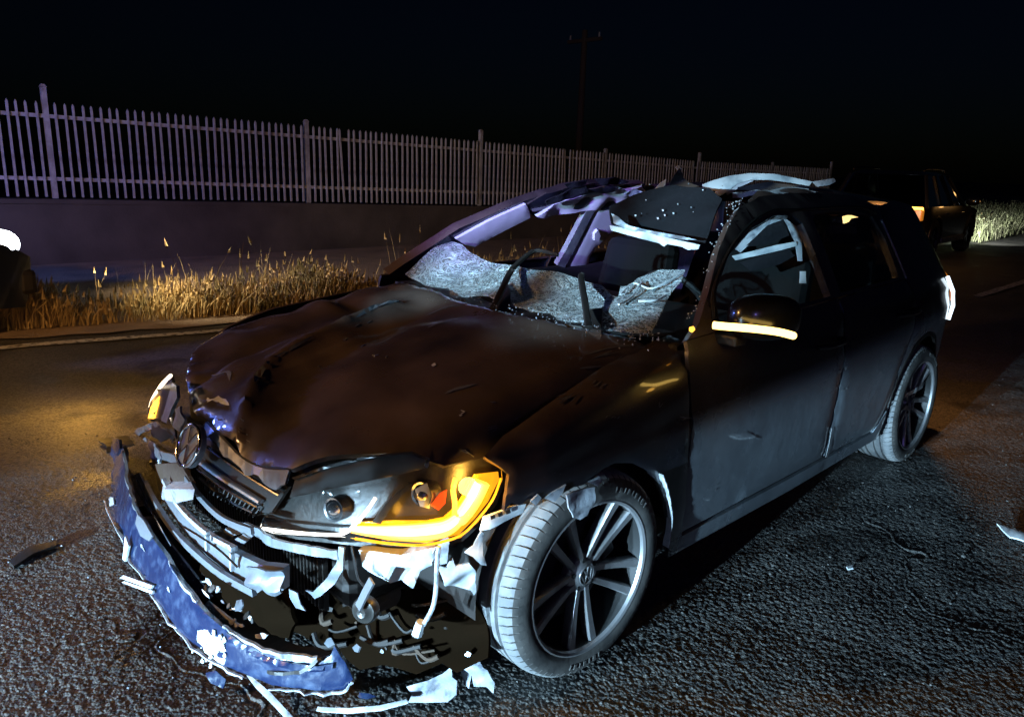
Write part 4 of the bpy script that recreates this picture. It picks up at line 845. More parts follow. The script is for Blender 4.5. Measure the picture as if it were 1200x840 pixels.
# ---- wheels
def make_wheel():
    w = empty('wheel')
    prof = [(.232, .105), (.238, .112), (.250, .1155), (.268, .1165), (.288, .113), (.302, .104), (.311, .092), (.316, .074), (.3178, .063), (.3085, .061), (.3085, .051), (.3185, .049), (.319, .031), (.309, .029), (.309, .017), (.3195, .015), (.3195, -.015), (.309, -.017), (.309, -.029), (.319, -.031), (.3185, -.049), (.3085, -.051), (.3085, -.061), (.3178, -.063), (.316, -.074), (.311, -.092), (.302, -.104), (.285, -.113), (.26, -.115), (.232, -.108)]
    NB = 68; V = []; Fc = []; k = len(prof)
    ang = []
    for i in range(NB):
        a = 2*math.pi*i/NB; da = 2*math.pi/NB; ang += [(a, 0), (a+da*.82, 0), (a+da*.845, 1), (a+da*.975, 1)]
    for a, slot in ang:
        for r, y in prof:
            q = .55*(abs(y)-.06) if y > 0 else -.55*(abs(y)-.06)
            rr = r-(.0065 if slot and (.064 < abs(y) < .106 and r > .300) else 0)
            V.append((rr*math.cos(a+q*1.2), y, rr*math.sin(a+q*1.2)))
    n = len(ang)
    for i in range(n):
        for j in range(k-1): Fc.append((i*k+j, i*k+j+1, ((i+1) % n)*k+j+1, ((i+1) % n)*k+j))
    t = mesh('tyre', V, Fc, [MT['rubber'], MT['sidewall']], w, True, 30)
    for p in t.data.polygons:
        c = p.center; p.material_index = 1 if (math.hypot(c[0], c[2]) < .3055 and abs(c[1]) > .07) else 0
    b = MB()
    for a0, txt in ((1.9, 9), (4.6, 7)):
        b = MB()
        for i in range(txt):
            a = a0+i*.075; b.box((.272*math.cos(a), .1165, .272*math.sin(a)), (.004+.006*(i % 2), .004, .016), Matrix.Rotation(-a+math.pi/2, 3, 'Y'))
        b.build('sidewall_lettering', MT['sidewall'], w)['kind'] = 'stuff'
    V, Fc = lathe([(.243, .098), (.246, .106), (.243, .112), (.236, .114), (.229, .110), (.226, .100)], 72); rim = mesh('rim', V, Fc, MT['alloy'], w, True, 40)
    V, Fc = lathe([(.226, .100), (.222, .06), (.216, -.02), (.222, -.09), (.24, -.10)], 72); mesh('barrel', V, Fc, MT['darkalloy'], w, True, 40)
    for kk in range(5):
        for s in (-1, 1):
            c = R_(49+72*kk); a1 = c+s*R_(11.5); V = []; N = 7
            dx0, dz0 = -math.cos(c), math.sin(c); px0, pz0 = -math.sin(c), -math.cos(c)
            for i in range(N):
                t_ = i/(N-1); r = .045+(.232-.045)*t_
                s0 = (.045*dx0+s*.017*px0*-1, .045*dz0+s*.017*pz0*-1); s1 = (-.232*math.cos(a1), .232*math.sin(a1))
                cxp = s0[0]+(s1[0]-s0[0])*t_; czp = s0[1]+(s1[1]-s0[1])*t_; wd = .0105+.0065*t_**2; tx, tz = s1[0]-s0[0], s1[1]-s0[1]; L = math.hypot(tx, tz); nx, nz = -tz/L, tx/L
                yo = .075+.022*t_**1.5
                for sw, yy in ((-1, yo-.004), (-.7, yo+.003), (.7, yo+.003), (1, yo-.004), (.8, yo-.032), (-.8, yo-.032)): V.append((cxp+nx*sw*wd, yy, czp+nz*sw*wd))
            Fc = []
            for i in range(N-1):
                for j in range(6): Fc.append((i*6+j, i*6+(j+1) % 6, (i+1)*6+(j+1) % 6, (i+1)*6+j))
            mesh('spoke', V, Fc, MT['alloy'], w, True, 35)
    V, Fc = lathe([(.001, .086), (.030, .086), (.034, .083), (.040, .078), (.058, .074), (.064, .066), (.066, .03)], 40); mesh('hub', V, Fc, MT['alloy'], w, True, 40)
    for i in range(5):
        a = R_(13+72*i); MB().tube([(.046*math.cos(a), .066, .046*math.sin(a)), (.046*math.cos(a), .081, .046*math.sin(a))], .008, 6).build('wheel_bolt', MT['darkalloy'], w)
    V, Fc = lathe([(.07, .05), (.07, .02), (.155, .018), (.155, -.004), (.07, -.006)], 40); mesh('brake_disc', V, Fc, MT['darkalloy'], w, True, 40)
    b = MB(); b.box((-.11, .02, .06), (.06, .07, .14), Matrix.Rotation(.4, 3, 'Y')); b.build('brake_caliper', MT['darkalloy'], w, bevel=.012)
    V, Fc = lathe([(.001, -.05), (.225, -.05)], 32); mesh('inner_barrel', V, Fc, MT['black'], w)
    badge('hub_cap', (0, .086, 0), (0, 1, 0), (.15, 0, 1), .030, MT['alloy'], w, flat=True)
    return w
def copy_tree(o, parent=None):
    c = o.copy(); COL.objects.link(c); c.parent = parent
    for ch in [x for x in o.children]: copy_tree(ch, c)
    return c
w0 = make_wheel()
spots = [(0, .773, -.0536), (-2.62, .773, 0), (0, -.773, math.pi-.0536), (-2.62, -.773, math.pi)]
for i, (x, y, rz) in enumerate(spots):
    w = w0 if i == 0 else copy_tree(w0)
    w.parent = golf; w.location = (x, y, .318); w.rotation_euler = (0, R_(7) if i == 1 else R_(3), rz)
# inner wheel arches
for cx, y0 in ((0, .80), (-2.62, .84)):
    for s in (1, -1):
        V = []; Fc = []; n = 24
        for i in range(n+1):
            a = R_(-5+190*i/n); r = .385
            for y in (.50, y0): V.append((cx+r*math.cos(a), s*y, .335+r*math.sin(a)))
            if i: Fc.append((2*i-2, 2*i-1, 2*i+1, 2*i))
        k = len(V); V.append((cx, s*.50, .335)); Fc += [(k, 2*i, 2*i+2) for i in range(n)]
        mesh('arch_liner', V, Fc, MT['black'], golf, True, 40)
# ---- greenhouse, left side
w1 = [(-.66, .985), (-.70, 1.08), (-.86, 1.19), (-1.08, 1.272), (-1.30, 1.315), (-1.46, 1.312), (-1.51, 1.28), (-1.525, .995)]
w2 = [(-1.625, 1.0), (-1.615, 1.29), (-1.66, 1.312), (-1.85, 1.322), (-2.12, 1.315), (-2.27, 1.29), (-2.31, 1.20), (-2.30, 1.012)]
frame = [(-.455, .962), (-.8, belt(-.8)+.004), (-1.57, belt(-1.57)+.004), (-2.365, belt(-2.36)+.004), (-2.355, 1.16), (-2.415, 1.335), (-2.2, 1.385), (-1.9, 1.40), (-1.6, 1.398), (-1.3, 1.385), (-1.08, 1.350), (-.95, 1.295), (-.80, 1.205), (-.66, 1.085), (-.55, 1.00)]
fr = side_panel('side_frame', frame, .045, both=False, holes=(w1, w2), thick=.03)[0]; fr['label'] = 'scratched pillar and window surround'
for nm, wpoly, mm in (('window_pane', w2, 'tint'), ('window_pane', w1, 'glass')):
    sheet(nm, [(a*1.0, b) for a, b in wpoly], lambda a, b: (a, side_y(a, b)-.018, b), MT[mm], golf, .10, .004, outward=(0, 1, 0), roll=0)
MB().tube([(-2.335, side_y(-2.33, 1.27)+.006, 1.27), (-2.345, side_y(-2.34, 1.12)+.006, 1.12), (-2.35, side_y(-2.34, 1.0)+.006, 1.0)], .006, 6).build('window_seal', MT['steel'], golf, True)
MB().tube(smooth_path([(x, side_y(x, z)+.004, z) for x, z in ((-.62, 1.0), (-.68, 1.09), (-.86, 1.205), (-1.08, 1.288), (-1.30, 1.33), (-1.5, 1.33), (-2.1, 1.332), (-2.30, 1.30))], 4), .007, 6).build('window_seal', MT['black'], golf, True)
# gritty glass edge along the pillar
for i in range(60):
    t = random.random(); x = -.50-.66*t; z = interp(x, [-1.2, -1.05, -.80, -.66, -.50], [1.372, 1.345, 1.205, 1.085, .985]); y = side_y(x, z)-.004
    if i == 0: gl = MB()
    s = random.uniform(.0015, .004); gl.box((x+random.uniform(.0, .035), y-random.uniform(.0, .03), z+random.uniform(-.006, .016)), (s*1.4, s, s), Matrix.Rotation(random.uniform(0, 3), 3, 'X') @ Matrix.Rotation(random.uniform(0, 3), 3, 'Y'))
o = gl.build('glass_crumbs', MT['white'], golf); o['kind'] = 'stuff'
# roof skin torn at the front
roofo = [(-1.22, .565), (-1.42, .46), (-1.60, .40), (-1.66, .24), (-1.86, .12), (-1.84, -.06), (-2.02, -.22), (-2.10, -.40), (-2.25, -.55), (-2.7, -.555), (-3.02, -.54), (-3.14, -.50), (-3.17, 0), (-3.14, .50), (-3.02, .54), (-2.6, .56), (-2.0, .575), (-1.6, .575)]
rf = sheet('roof', roofo, lambda x, y: (x, y, roof_z(x, y)-.10*max(0, min(1, (x+2.5)/1.0))*max(0, min(1, (.42-y)/.6))), MT['paint'], golf, .06, .02, outward=(0, 0, 1), bend=lambda x, y, z: .014*math.sin(17*x+9*y)*math.sin(13*y+3)*max(0, min(1, (x+2.7)/.6)), angle=50); rf['label'] = 'torn and crushed roof skin'
# peeled metal standing up at the front of the roof
gp = PL((-1.75, .15, 1.4), (.55, .83, .05)); gq = PL((-1.5, .2, 1.3), (.75, .6, .2))
for px, m in (([(826, 216), (838, 211), (856, 206), (880, 203), (906, 204), (930, 208), (952, 213), (948, 218), (926, 214), (902, 211), (880, 211), (862, 216), (846, 228), (835, 234), (838, 224), (826, 222)], 'white'),
              ([(846, 219), (872, 211), (884, 212), (868, 219), (852, 229)], 'trim'), ([(952, 213), (976, 209), (978, 213), (970, 217), (956, 219)], 'primer'),
              ([(786, 218), (790, 205), (796, 197), (802, 208), (812, 216), (826, 222), (840, 240), (836, 258), (820, 262), (800, 250), (788, 236)], 'paint'),
              ([(768, 222), (776, 214), (782, 210), (780, 217), (773, 224)], 'white'), ([(792, 196), (795, 194), (799, 198), (795, 201)], 'white'), ([(838, 236), (850, 222), (900, 213), (952, 220), (930, 240), (880, 236)], 'paint')):
    pxsheet('peeled_roof_metal', px, gp, MT[m], golf, 4, .010, noise=.012, nscale=30)
# headliner sagging into the cabin
pxsheet('headliner', [(712, 240), (742, 228), (790, 218), (832, 222), (846, 232), (838, 256), (826, 284), (800, 279), (770, 272), (736, 266), (716, 262)], PL((-1.35, .2, 1.3), (.8, .35, .35)), MT['liner'], golf, 6, .02, noise=.018, nscale=22)
for k in range(14):
    u, v = random.uniform(742, 838), random.uniform(215, 262); s = random.uniform(.5, 1.3)
    pxsheet('glass_fragment', [(u-s, v-s*.6), (u+s*.6, v-s), (u+s, v+s*.5), (u-s*.4, v+s)], PL((-1.31, .2, 1.3), (.8, .35, .35)), MT[random.choice(['white', 'steel', 'trim'])], golf, 4, .004)
pxsheet('roof_rail_strip', [(714, 264), (735, 268), (760, 273), (784, 279), (806, 284), (820, 287), (818, 292), (806, 293), (798, 289), (782, 286), (778, 289), (772, 285), (752, 280), (730, 274), (716, 270)], PL((-1.2, .3, 1.25), (.85, .3, .1)), MT['white'], golf, 4, .012, noise=.003)
pxsheet('bent_bracket', [(716, 250), (724, 254), (736, 264), (760, 270), (800, 277), (816, 281), (800, 281), (756, 274), (732, 269), (720, 262)], PL((-1.2, .3, 1.25), (.85, .3, .1)), MT['steel'], golf, 4, .010, noise=.006, nscale=40)
for px, m in (([(862, 292), (880, 272), (905, 256), (920, 253), (922, 256), (905, 262), (886, 278), (868, 296)], 'primer'), ([(918, 254), (932, 262), (940, 282), (941, 306), (936, 306), (933, 284), (924, 266)], 'primer'),
              ([(858, 300), (884, 294), (910, 287), (932, 283), (934, 288), (912, 294), (886, 300), (862, 305)], 'white'), ([(938, 318), (944, 318), (945, 332), (938, 332)], 'white'),
              ([(868, 308), (890, 300), (925, 292), (932, 300), (914, 310), (880, 318)], 'liner'), ([(872, 290), (900, 264), (918, 258), (926, 276), (900, 286)], 'liner')):
    pxsheet('roof_trim', px, PL((-1.50, .52, 1.25), (.62, .78, .1)), MT[m], golf, 4, .008, noise=.006, nscale=30)
pxsheet('pane_reflection', [(989, 254), (996, 252), (1010, 252), (1010, 254), (998, 256), (995, 260), (990, 262)], PL((0, .45, 0), (0, 1, 0)), mat('reflection_glow', (.8, .6, .3), .4, emit=(1, .62, .2), estr=7), golf, 4, .008)  # glowing shape standing for the amber reflection in the rear window
pxsheet('seat_belt', [(1020, 268), (1026, 270), (1036, 296), (1038, 306), (1032, 306), (1028, 290)], PL((0, .45, 0), (0, 1, 0)), MT['steel'], golf, 4, .004)
pxsheet('seat_back_panel', [(1004, 290), (1016, 284), (1030, 286), (1038, 308), (1020, 309), (1002, 305)], PL((0, .40, 0), (0, 1, 0)), MT['steel'], golf, 5, .02)
# ---- right-hand pillars, seen through the missing windscreen
gR = lambda p: p[1]+.74-.46*(p[2]-.95)
pxsheet('front_pillar', [(456, 322), (470, 312), (538, 268), (600, 241), (640, 227), (642, 234), (618, 247), (545, 284), (476, 326)], lambda p: gR(p)+.01, MT['paint'], golf, 6, .05)
pxsheet('pillar_trim', [(535, 281), (575, 259), (617, 240), (621, 247), (622, 256), (590, 272), (557, 290), (546, 288)], lambda p: gR(p)-.012, MT['trim'], golf, 6, .02, roll=.004)
pxsheet('roof_rail', [(617, 240), (640, 227), (665, 221), (690, 216), (726, 218), (756, 216), (758, 228), (735, 238), (700, 246), (660, 250), (630, 256), (623, 252)], gR, MT['paint'], golf, 5, .05, noise=.010, nscale=26)
pxsheet('roof_rail_trim', [(628, 253), (650, 241), (680, 232), (716, 224), (752, 218), (758, 226), (742, 238), (705, 245), (668, 250), (640, 256)], lambda p: gR(p)-.02, MT['trim'], golf, 5, .02, noise=.012, nscale=30)
for px, m in (([(640, 236), (664, 226), (688, 220), (690, 224), (666, 232), (642, 241)], 'liner'), ([(690, 222), (712, 218), (728, 222), (708, 228)], 'paint'), ([(732, 228), (744, 222), (752, 224), (742, 232)], 'primer'), ([(664, 218), (676, 214), (690, 213), (688, 217), (668, 222)], 'liner'), ([(700, 212), (720, 208), (738, 214), (722, 218), (704, 217)], 'liner')):
    pxsheet('torn_roof_edge', px, lambda p: gR(p)-.045, MT[m], golf, 4, .008, noise=.01, nscale=40)
pxsheet('centre_pillar', [(664, 311), (672, 298), (686, 270), (700, 244), (743, 238), (741, 248), (730, 264), (716, 276), (700, 290), (692, 302), (690, 312), (670, 318)], lambda p: gR(p)-.01, MT['trim'], golf, 5, .05, roll=.006)
pxsheet('door_seal', [(653, 311), (664, 292), (688, 246), (697, 246), (676, 288), (662, 314)], lambda p: gR(p)-.016, MT['rubber'], golf, 5, .03)
pxsheet('seat_belt_anchor', [(697, 274), (701, 270), (704, 276), (702, 283), (697, 282)], lambda p: gR(p)-.03, MT['trim'], golf, 3, .02)
MB().tube(smooth_path([(-2.0, -.60, 1.33), (-2.3, -.59, 1.36), (-2.7, -.56, 1.37)], 4), .035, 8).build('roof_rail', MT['paint'], golf, True)
# ---- rear end
def tail_lift(y, z):
    Y = side_y(-2.3, min(z, 1.36)); t = min(.999, abs(y)/Y); x = interp(t, TY[:9][::1], TX[:9])
    return (x-.0+max(0, z-.95)*.62+.06*max(0, .5-z), y, z)
def rect(a, b, c, d, r=.04): return [(a+r, c), (b-r, c), (b, c+r), (b, d-r), (b-r, d), (a+r, d), (a, d-r), (a, c+r)]
sheet('tailgate', rect(-.60, .60, .56, .99), tail_lift, MT['paint'], golf, .06, .02, outward=(-1, 0, 0))
sheet('rear_window', rect(-.56, .56, 1.0, 1.31), tail_lift, MT['tint'], golf, .08, .006, outward=(-1, 0, 0))
sheet('rear_bumper', [(-.80, .24), (.80, .24), (.83, .40), (.80, .55), (-.80, .55), (-.83, .40)], tail_lift, MT['paint'], golf, .06, .02, outward=(-1, 0, 0))
for s in (1, -1):
    tl = sheet('tail_lamp', [(-3.06, .93), (-3.10, .82), (-3.26, .80), (-3.33, .84), (-3.31, .96), (-3.20, .985)], lambda a, b: (a, side_y(a, b)+.008, b), MT['tail'], golf, .03, .02, outward=(0, 1, 0), mirror=s < 0)
MB().tube([(-2.98, side_y(-2.98, .96)+.016, .96), (-3.02, side_y(-3.02, .88)+.018, .88), (-3.05, side_y(-3.05, .80)+.016, .80), (-3.06, side_y(-3.06, .72)+.01, .72)], .010, 6).build('tail_glint', mat('cool_glint', (1, 1, 1), .3, emit=(.75, .9, 1), estr=2.2), golf, True)  # glowing strip standing for headlamp light reflected at the tail corner
a = point('hazard_glow', (-3.55, .55, .88), 16, (1.0, .42, .12), .06); a.parent = golf
a = point('hazard_glow', (-3.55, -.55, .88), 5, (1.0, .42, .12), .06); a.parent = golf
# ---- mirror
MR = empty('door_mirror'); MR.parent = golf
ia = onplane(836, 381, 1, .905); ib = onplane(930, 393, 1, 1.045)
def ell(c, d, pw=2.6, n=(16, 10)):
    V = []; Fc = []
    sg = lambda w, e: math.copysign(abs(w)**e, w)
    for i in range(n[1]+1):
        ph = -math.pi/2+math.pi*i/n[1]
        for j in range(n[0]):
            th = 2*math.pi*j/n[0]; e = 2/pw
            V.append((c[0]+d[0]*sg(math.cos(ph), e)*sg(math.cos(th), e), c[1]+d[1]*sg(math.cos(ph), e)*sg(math.sin(th), e), c[2]+d[2]*sg(math.sin(ph), e)))
    for i in range(n[1]):
        for j in range(n[0]): Fc.append((i*n[0]+j, i*n[0]+(j+1) % n[0], (i+1)*n[0]+(j+1) % n[0], (i+1)*n[0]+j))
    return V, Fc
mc = (ia+ib)/2
ax = np.array([ib[0]-ia[0], ib[1]-ia[1]]); yaw_m = math.atan2(ax[1], ax[0])-math.pi/2
V, Fc = ell((0, 0, 0), (.065, .125, .075), 2.7, (20, 12)); q = Matrix.Rotation(yaw_m, 3, 'Z'); V = [tuple(q @ Vector(v)+Vector((mc[0]-.085, mc[1]-.015, mc[2]+.030))) for v in V]
mesh('mirror_shell', V, Fc, MT['mirrorblack'], MR, True)
ip = [tuple(onplane(u, v, 1, y)) for u, v, y in ((836, 381, .945), (850, 382.5, .97), (870, 384, 1.0), (895, 386.5, 1.035), (915, 389.5, 1.065), (930, 393.5, 1.085))]
MB().tube(smooth_path(ip, 4), .0145, 8, .8).build('mirror_indicator', MT['ambercore'], MR, True)
b = MB(); b.box((mc[0]-.03, .875, mc[2]-.05), (.07, .09, .035)); b.build('mirror_foot', MT['black'], MR, bevel=.008)
pxsheet('amber_glint', [(809, 383), (813, 382), (815, 386), (812, 389), (809, 387)], lambda p: p[1]-side_y(p[0], p[2])-.006, MT['amber'], MR, 3, .004)  # glowing dot standing for the mirror indicator's reflection on the pillar
a = point('mirror_glow', (mc[0]+.08, mc[1]+.09, mc[2]-.02), .12, (1, .5, .08), .02); a.parent = golf
# ---- windscreen, cowl, wipers
def g_glass(p): return p[2]-(.968+(.30-.22*p[1])*(-.42-p[0])+.012*math.sin(9*p[1]+2)+.010*math.sin(14*p[0]+5*p[1]))
gl1 = [(474, 319), (488, 308), (503, 297), (518, 285), (530, 283), (542, 288), (553, 296), (563, 304), (597, 312), (640, 317), (680, 325), (704, 334), (716, 345), (724, 347), (727, 335), (738, 333), (747, 325), (773, 318), (803, 317), (798, 330), (788, 341), (779, 355), (771, 372), (763, 389), (740, 391), (722, 389), (704, 385), (685, 379), (664, 377), (640, 371), (600, 358), (573, 348), (545, 347), (517, 347), (500, 334), (486, 326)]
for px in (gl1,): pxsheet('windscreen', px, g_glass, MT['shatter'], golf, 5, .006, noise=.009, nscale=19, smooth=True, angle=25)
for pts in ([(727, 345), (742, 332), (760, 338), (775, 334), (800, 320)], [(725, 357), (740, 348), (752, 330)], [(780, 346), (768, 352), (748, 353)]): MB().tube([tuple(x) for x in smooth_path([hit(u, v, lambda p: g_glass(p)-.012) for u, v in pts], 4)], .004, 6).build('laminate_fold', MT['white'], golf, True)
crumb = MB()
for k in range(150):
    t = random.random(); u = 520+250*t+random.gauss(0, 3); v = interp(u, [500, 600, 690, 770], [338, 362, 382, 392])+random.gauss(0, 4)+1
    if random.random() < .4: u, v = random.gauss(752, 14), random.gauss(388, 8)
    p = hit(u, v, lambda p: p[2]-.985); s = random.uniform(.0015, .0042)
    crumb.box(p, (s, s*1.4, s), Matrix.Rotation(random.uniform(0, 3), 3, 'X') @ Matrix.Rotation(random.uniform(0, 3), 3, 'Z'))
o = crumb.build('glass_crumbs', MT['primer'], golf); o['kind'] = 'stuff'
cowl = [(-.43, -.70), (-.345, -.28), (-.285, 0), (-.285, .25), (-.335, .5), (-.44, .70), (-.56, .72), (-.46, .4), (-.42, 0), (-.46, -.3), (-.56, -.70)]
sheet('cowl_panel', cowl, lambda x, y: (x, y, .955-.02*max(0, (-.30-x))), MT['black'], golf, .06, .01, outward=(0, 0, 1), bend=lambda x, y, z: .006*math.sin(30*y))
gwp = lambda d: (lambda p: g_glass(p)-d)
def wiper(pxa, ra):
    o = empty('wiper'); o.parent = golf
    MB().tube([tuple(x) for x in smooth_path([hit(u, v, gwp(.035)) for u, v in pxa[0]], 5)], ra, 8, .6).build('wiper_arm', MT['black'], o, True)
    if len(pxa) > 1: MB().tube([tuple(x) for x in smooth_path([hit(u, v, gwp(.05)) for u, v in pxa[1]], 5)], .008, 6).build('wiper_blade', MT['black'], o, True)
    return o
wiper([[(577, 362), (588, 340), (600, 316), (622, 296), (634, 293)], [(600, 316), (622, 297), (634, 294), (654, 299)]], .014)
wiper([[(690, 384), (686, 356), (681, 326), (683, 320)]], .013)
pxsheet('wiper_base', [(572, 362), (592, 330), (598, 340), (598, 362), (586, 366)], gwp(.012), MT['black'], golf, 6, .02)
pxsheet('wiper_base', [(682, 384), (690, 362), (706, 360), (704, 386)], gwp(.012), MT['black'], golf, 6, .02)
# ---- interior
b = MB(); b.box((-.95, 0, .74), (.75, 1.36, .34)); b.build('dashboard', MT['interior'], golf, bevel=.07)
b = MB(); b.box((-1.6, 0, .36), (2.6, 1.46, .10)); b.build('cabin_floor', MT['interior'], golf)
def seat(x, y, w, hgt=1.02):
    o = empty('seat'); o.parent = golf
    b = MB(); b.box((x, y, .52), (.50, w, .18)); b.build('cushion', MT['seat'], o, bevel=.05)
    b = MB(); b.box((x-.33, y, .80), (.16, w, .62), Matrix.Rotation(-.22, 3, 'Y'), .85); b.build('backrest', MT['seat'], o, bevel=.05)
    if w < 1: b = MB(); b.box((x-.42, y, hgt+.12), (.10, .26, .18), Matrix.Rotation(-.2, 3, 'Y')); b.build('headrest', MT['seat'], o, bevel=.035)
seat(-1.45, .37, .50, 1.0); seat(-1.45, -.37, .50, 1.0); seat(-2.30, 0, 1.24)
b = MB(); N = 28
pts = [(-1.05+.06*math.sin(2*math.pi*i/N), .37+.18*math.cos(2*math.pi*i/N), .90+.17*math.sin(2*math.pi*i/N)) for i in range(N+1)]
b.tube(pts, .014, 8); b.tube([(-1.05, .20, .89), (-1.03, .37, .88), (-1.05, .54, .89)], .018, 6); b.tube([(-.85, .37, .80), (-1.03, .37, .88)], .03, 8); b.build('steering_wheel', MT['leather'], golf, True)
for s in (-1, 1):
    b = MB(); b.box((-1.35, s*.765, .62), (1.75, .05, .62)); b.build('door_trim', MT['interior'], golf, bevel=.02)

# ================================================================== DEBRIS ON THE ROAD
def shard(name, px, z, m, label, noise=.012, tilt=(0, 0, 1), cat='debris', group=None, thick=.006):
    c = np.mean(np.array(px), 0); p = onplane(c[0], c[1], 2, z); o = pxsheet(name, px, PL(p, tilt), m, None, 4, thick, noise=noise, nscale=40); tag(o, label, cat, group)
    return o
shard('torn_bumper_trim', [(476, 804), (500, 797), (518, 788), (528, 780), (529, 792), (535, 797), (534, 812), (524, 821), (498, 823), (478, 822), (482, 813)], .05, MT['primer'], 'torn whitish plastic trim lying under the bumper, wrinkled lip', .008, (.6, .3, .8))
shard('torn_arch_liner', [(541, 774), (552, 768), (560, 772), (566, 782), (572, 785), (580, 800), (578, 812), (570, 804), (556, 803), (553, 790), (550, 806), (544, 800), (540, 790)], .06, MT['primer'], 'jagged pale liner scrap standing in front of the wheel', .012, (.7, .6, .5))
shard('broken_strip', [(372, 826), (410, 829), (444, 826), (476, 818), (478, 822), (446, 831), (408, 834), (370, 831)], .03, MT['white'], 'long thin pale strip bent along the ground under the bumper', .003, (.3, .2, 1))
shard('broken_strip', [(288, 790), (296, 793), (318, 812), (342, 838), (350, 848), (340, 848), (322, 828), (300, 806)], .04, MT['primer'], 'narrow trim strip poking out below the blue bumper cover', .004, (.5, .3, .9))
shard('blue_shard', [(421, 811), (432, 812), (440, 815), (430, 818), (420, 816)], .03, MT['bumper'], 'small blue paint chip under the torn bumper', .002, (.4, .3, .9))
shard('bumper_shards', [(240, 788), (252, 785), (262, 795), (258, 806), (246, 800)], .05, MT['bumper'], 'crumpled dark blue shard hanging by the scraped bumper corner', .01, (.6, .4, .6))
shard('trim_stick', [(10, 656), (34, 640), (66, 632), (66, 638), (40, 648), (16, 662)], .012, MT['black'], 'dark broken trim piece lying on the amber-lit road', .002, (0, 0, 1), thick=.012)
shard('plastic_scrap', [(1168, 614), (1188, 620), (1206, 628), (1204, 634), (1184, 628)], .012, MT['white'], 'thin pale plastic splinter far out on the asphalt', .004, (0, .1, 1))
shard('plastic_scrap', [(992, 663), (999, 661), (1000, 665), (994, 666)], .012, MT['white'], 'tiny white chip on the asphalt beside the rear door', .001)
b = MB()
gs = MB()
for k in range(130):
    x, y = random.gauss(.9, .45), random.gauss(.2, .9)
    if x < .45 and abs(y) < .9: continue
    q_ = random.uniform(.0015, .0038); gs.box((x, y, q_*.6), (q_*2, q_*1.6, q_*1.3), Matrix.Rotation(random.uniform(0, 3.1), 3, 'Z') @ Matrix.Rotation(random.gauss(0, .6), 3, 'X'), .8)
tag(gs.build('glass_crumbs', MT['steel']), 'tiny glass crumbs scattered on the road before the wreck', None, None, 'stuff')
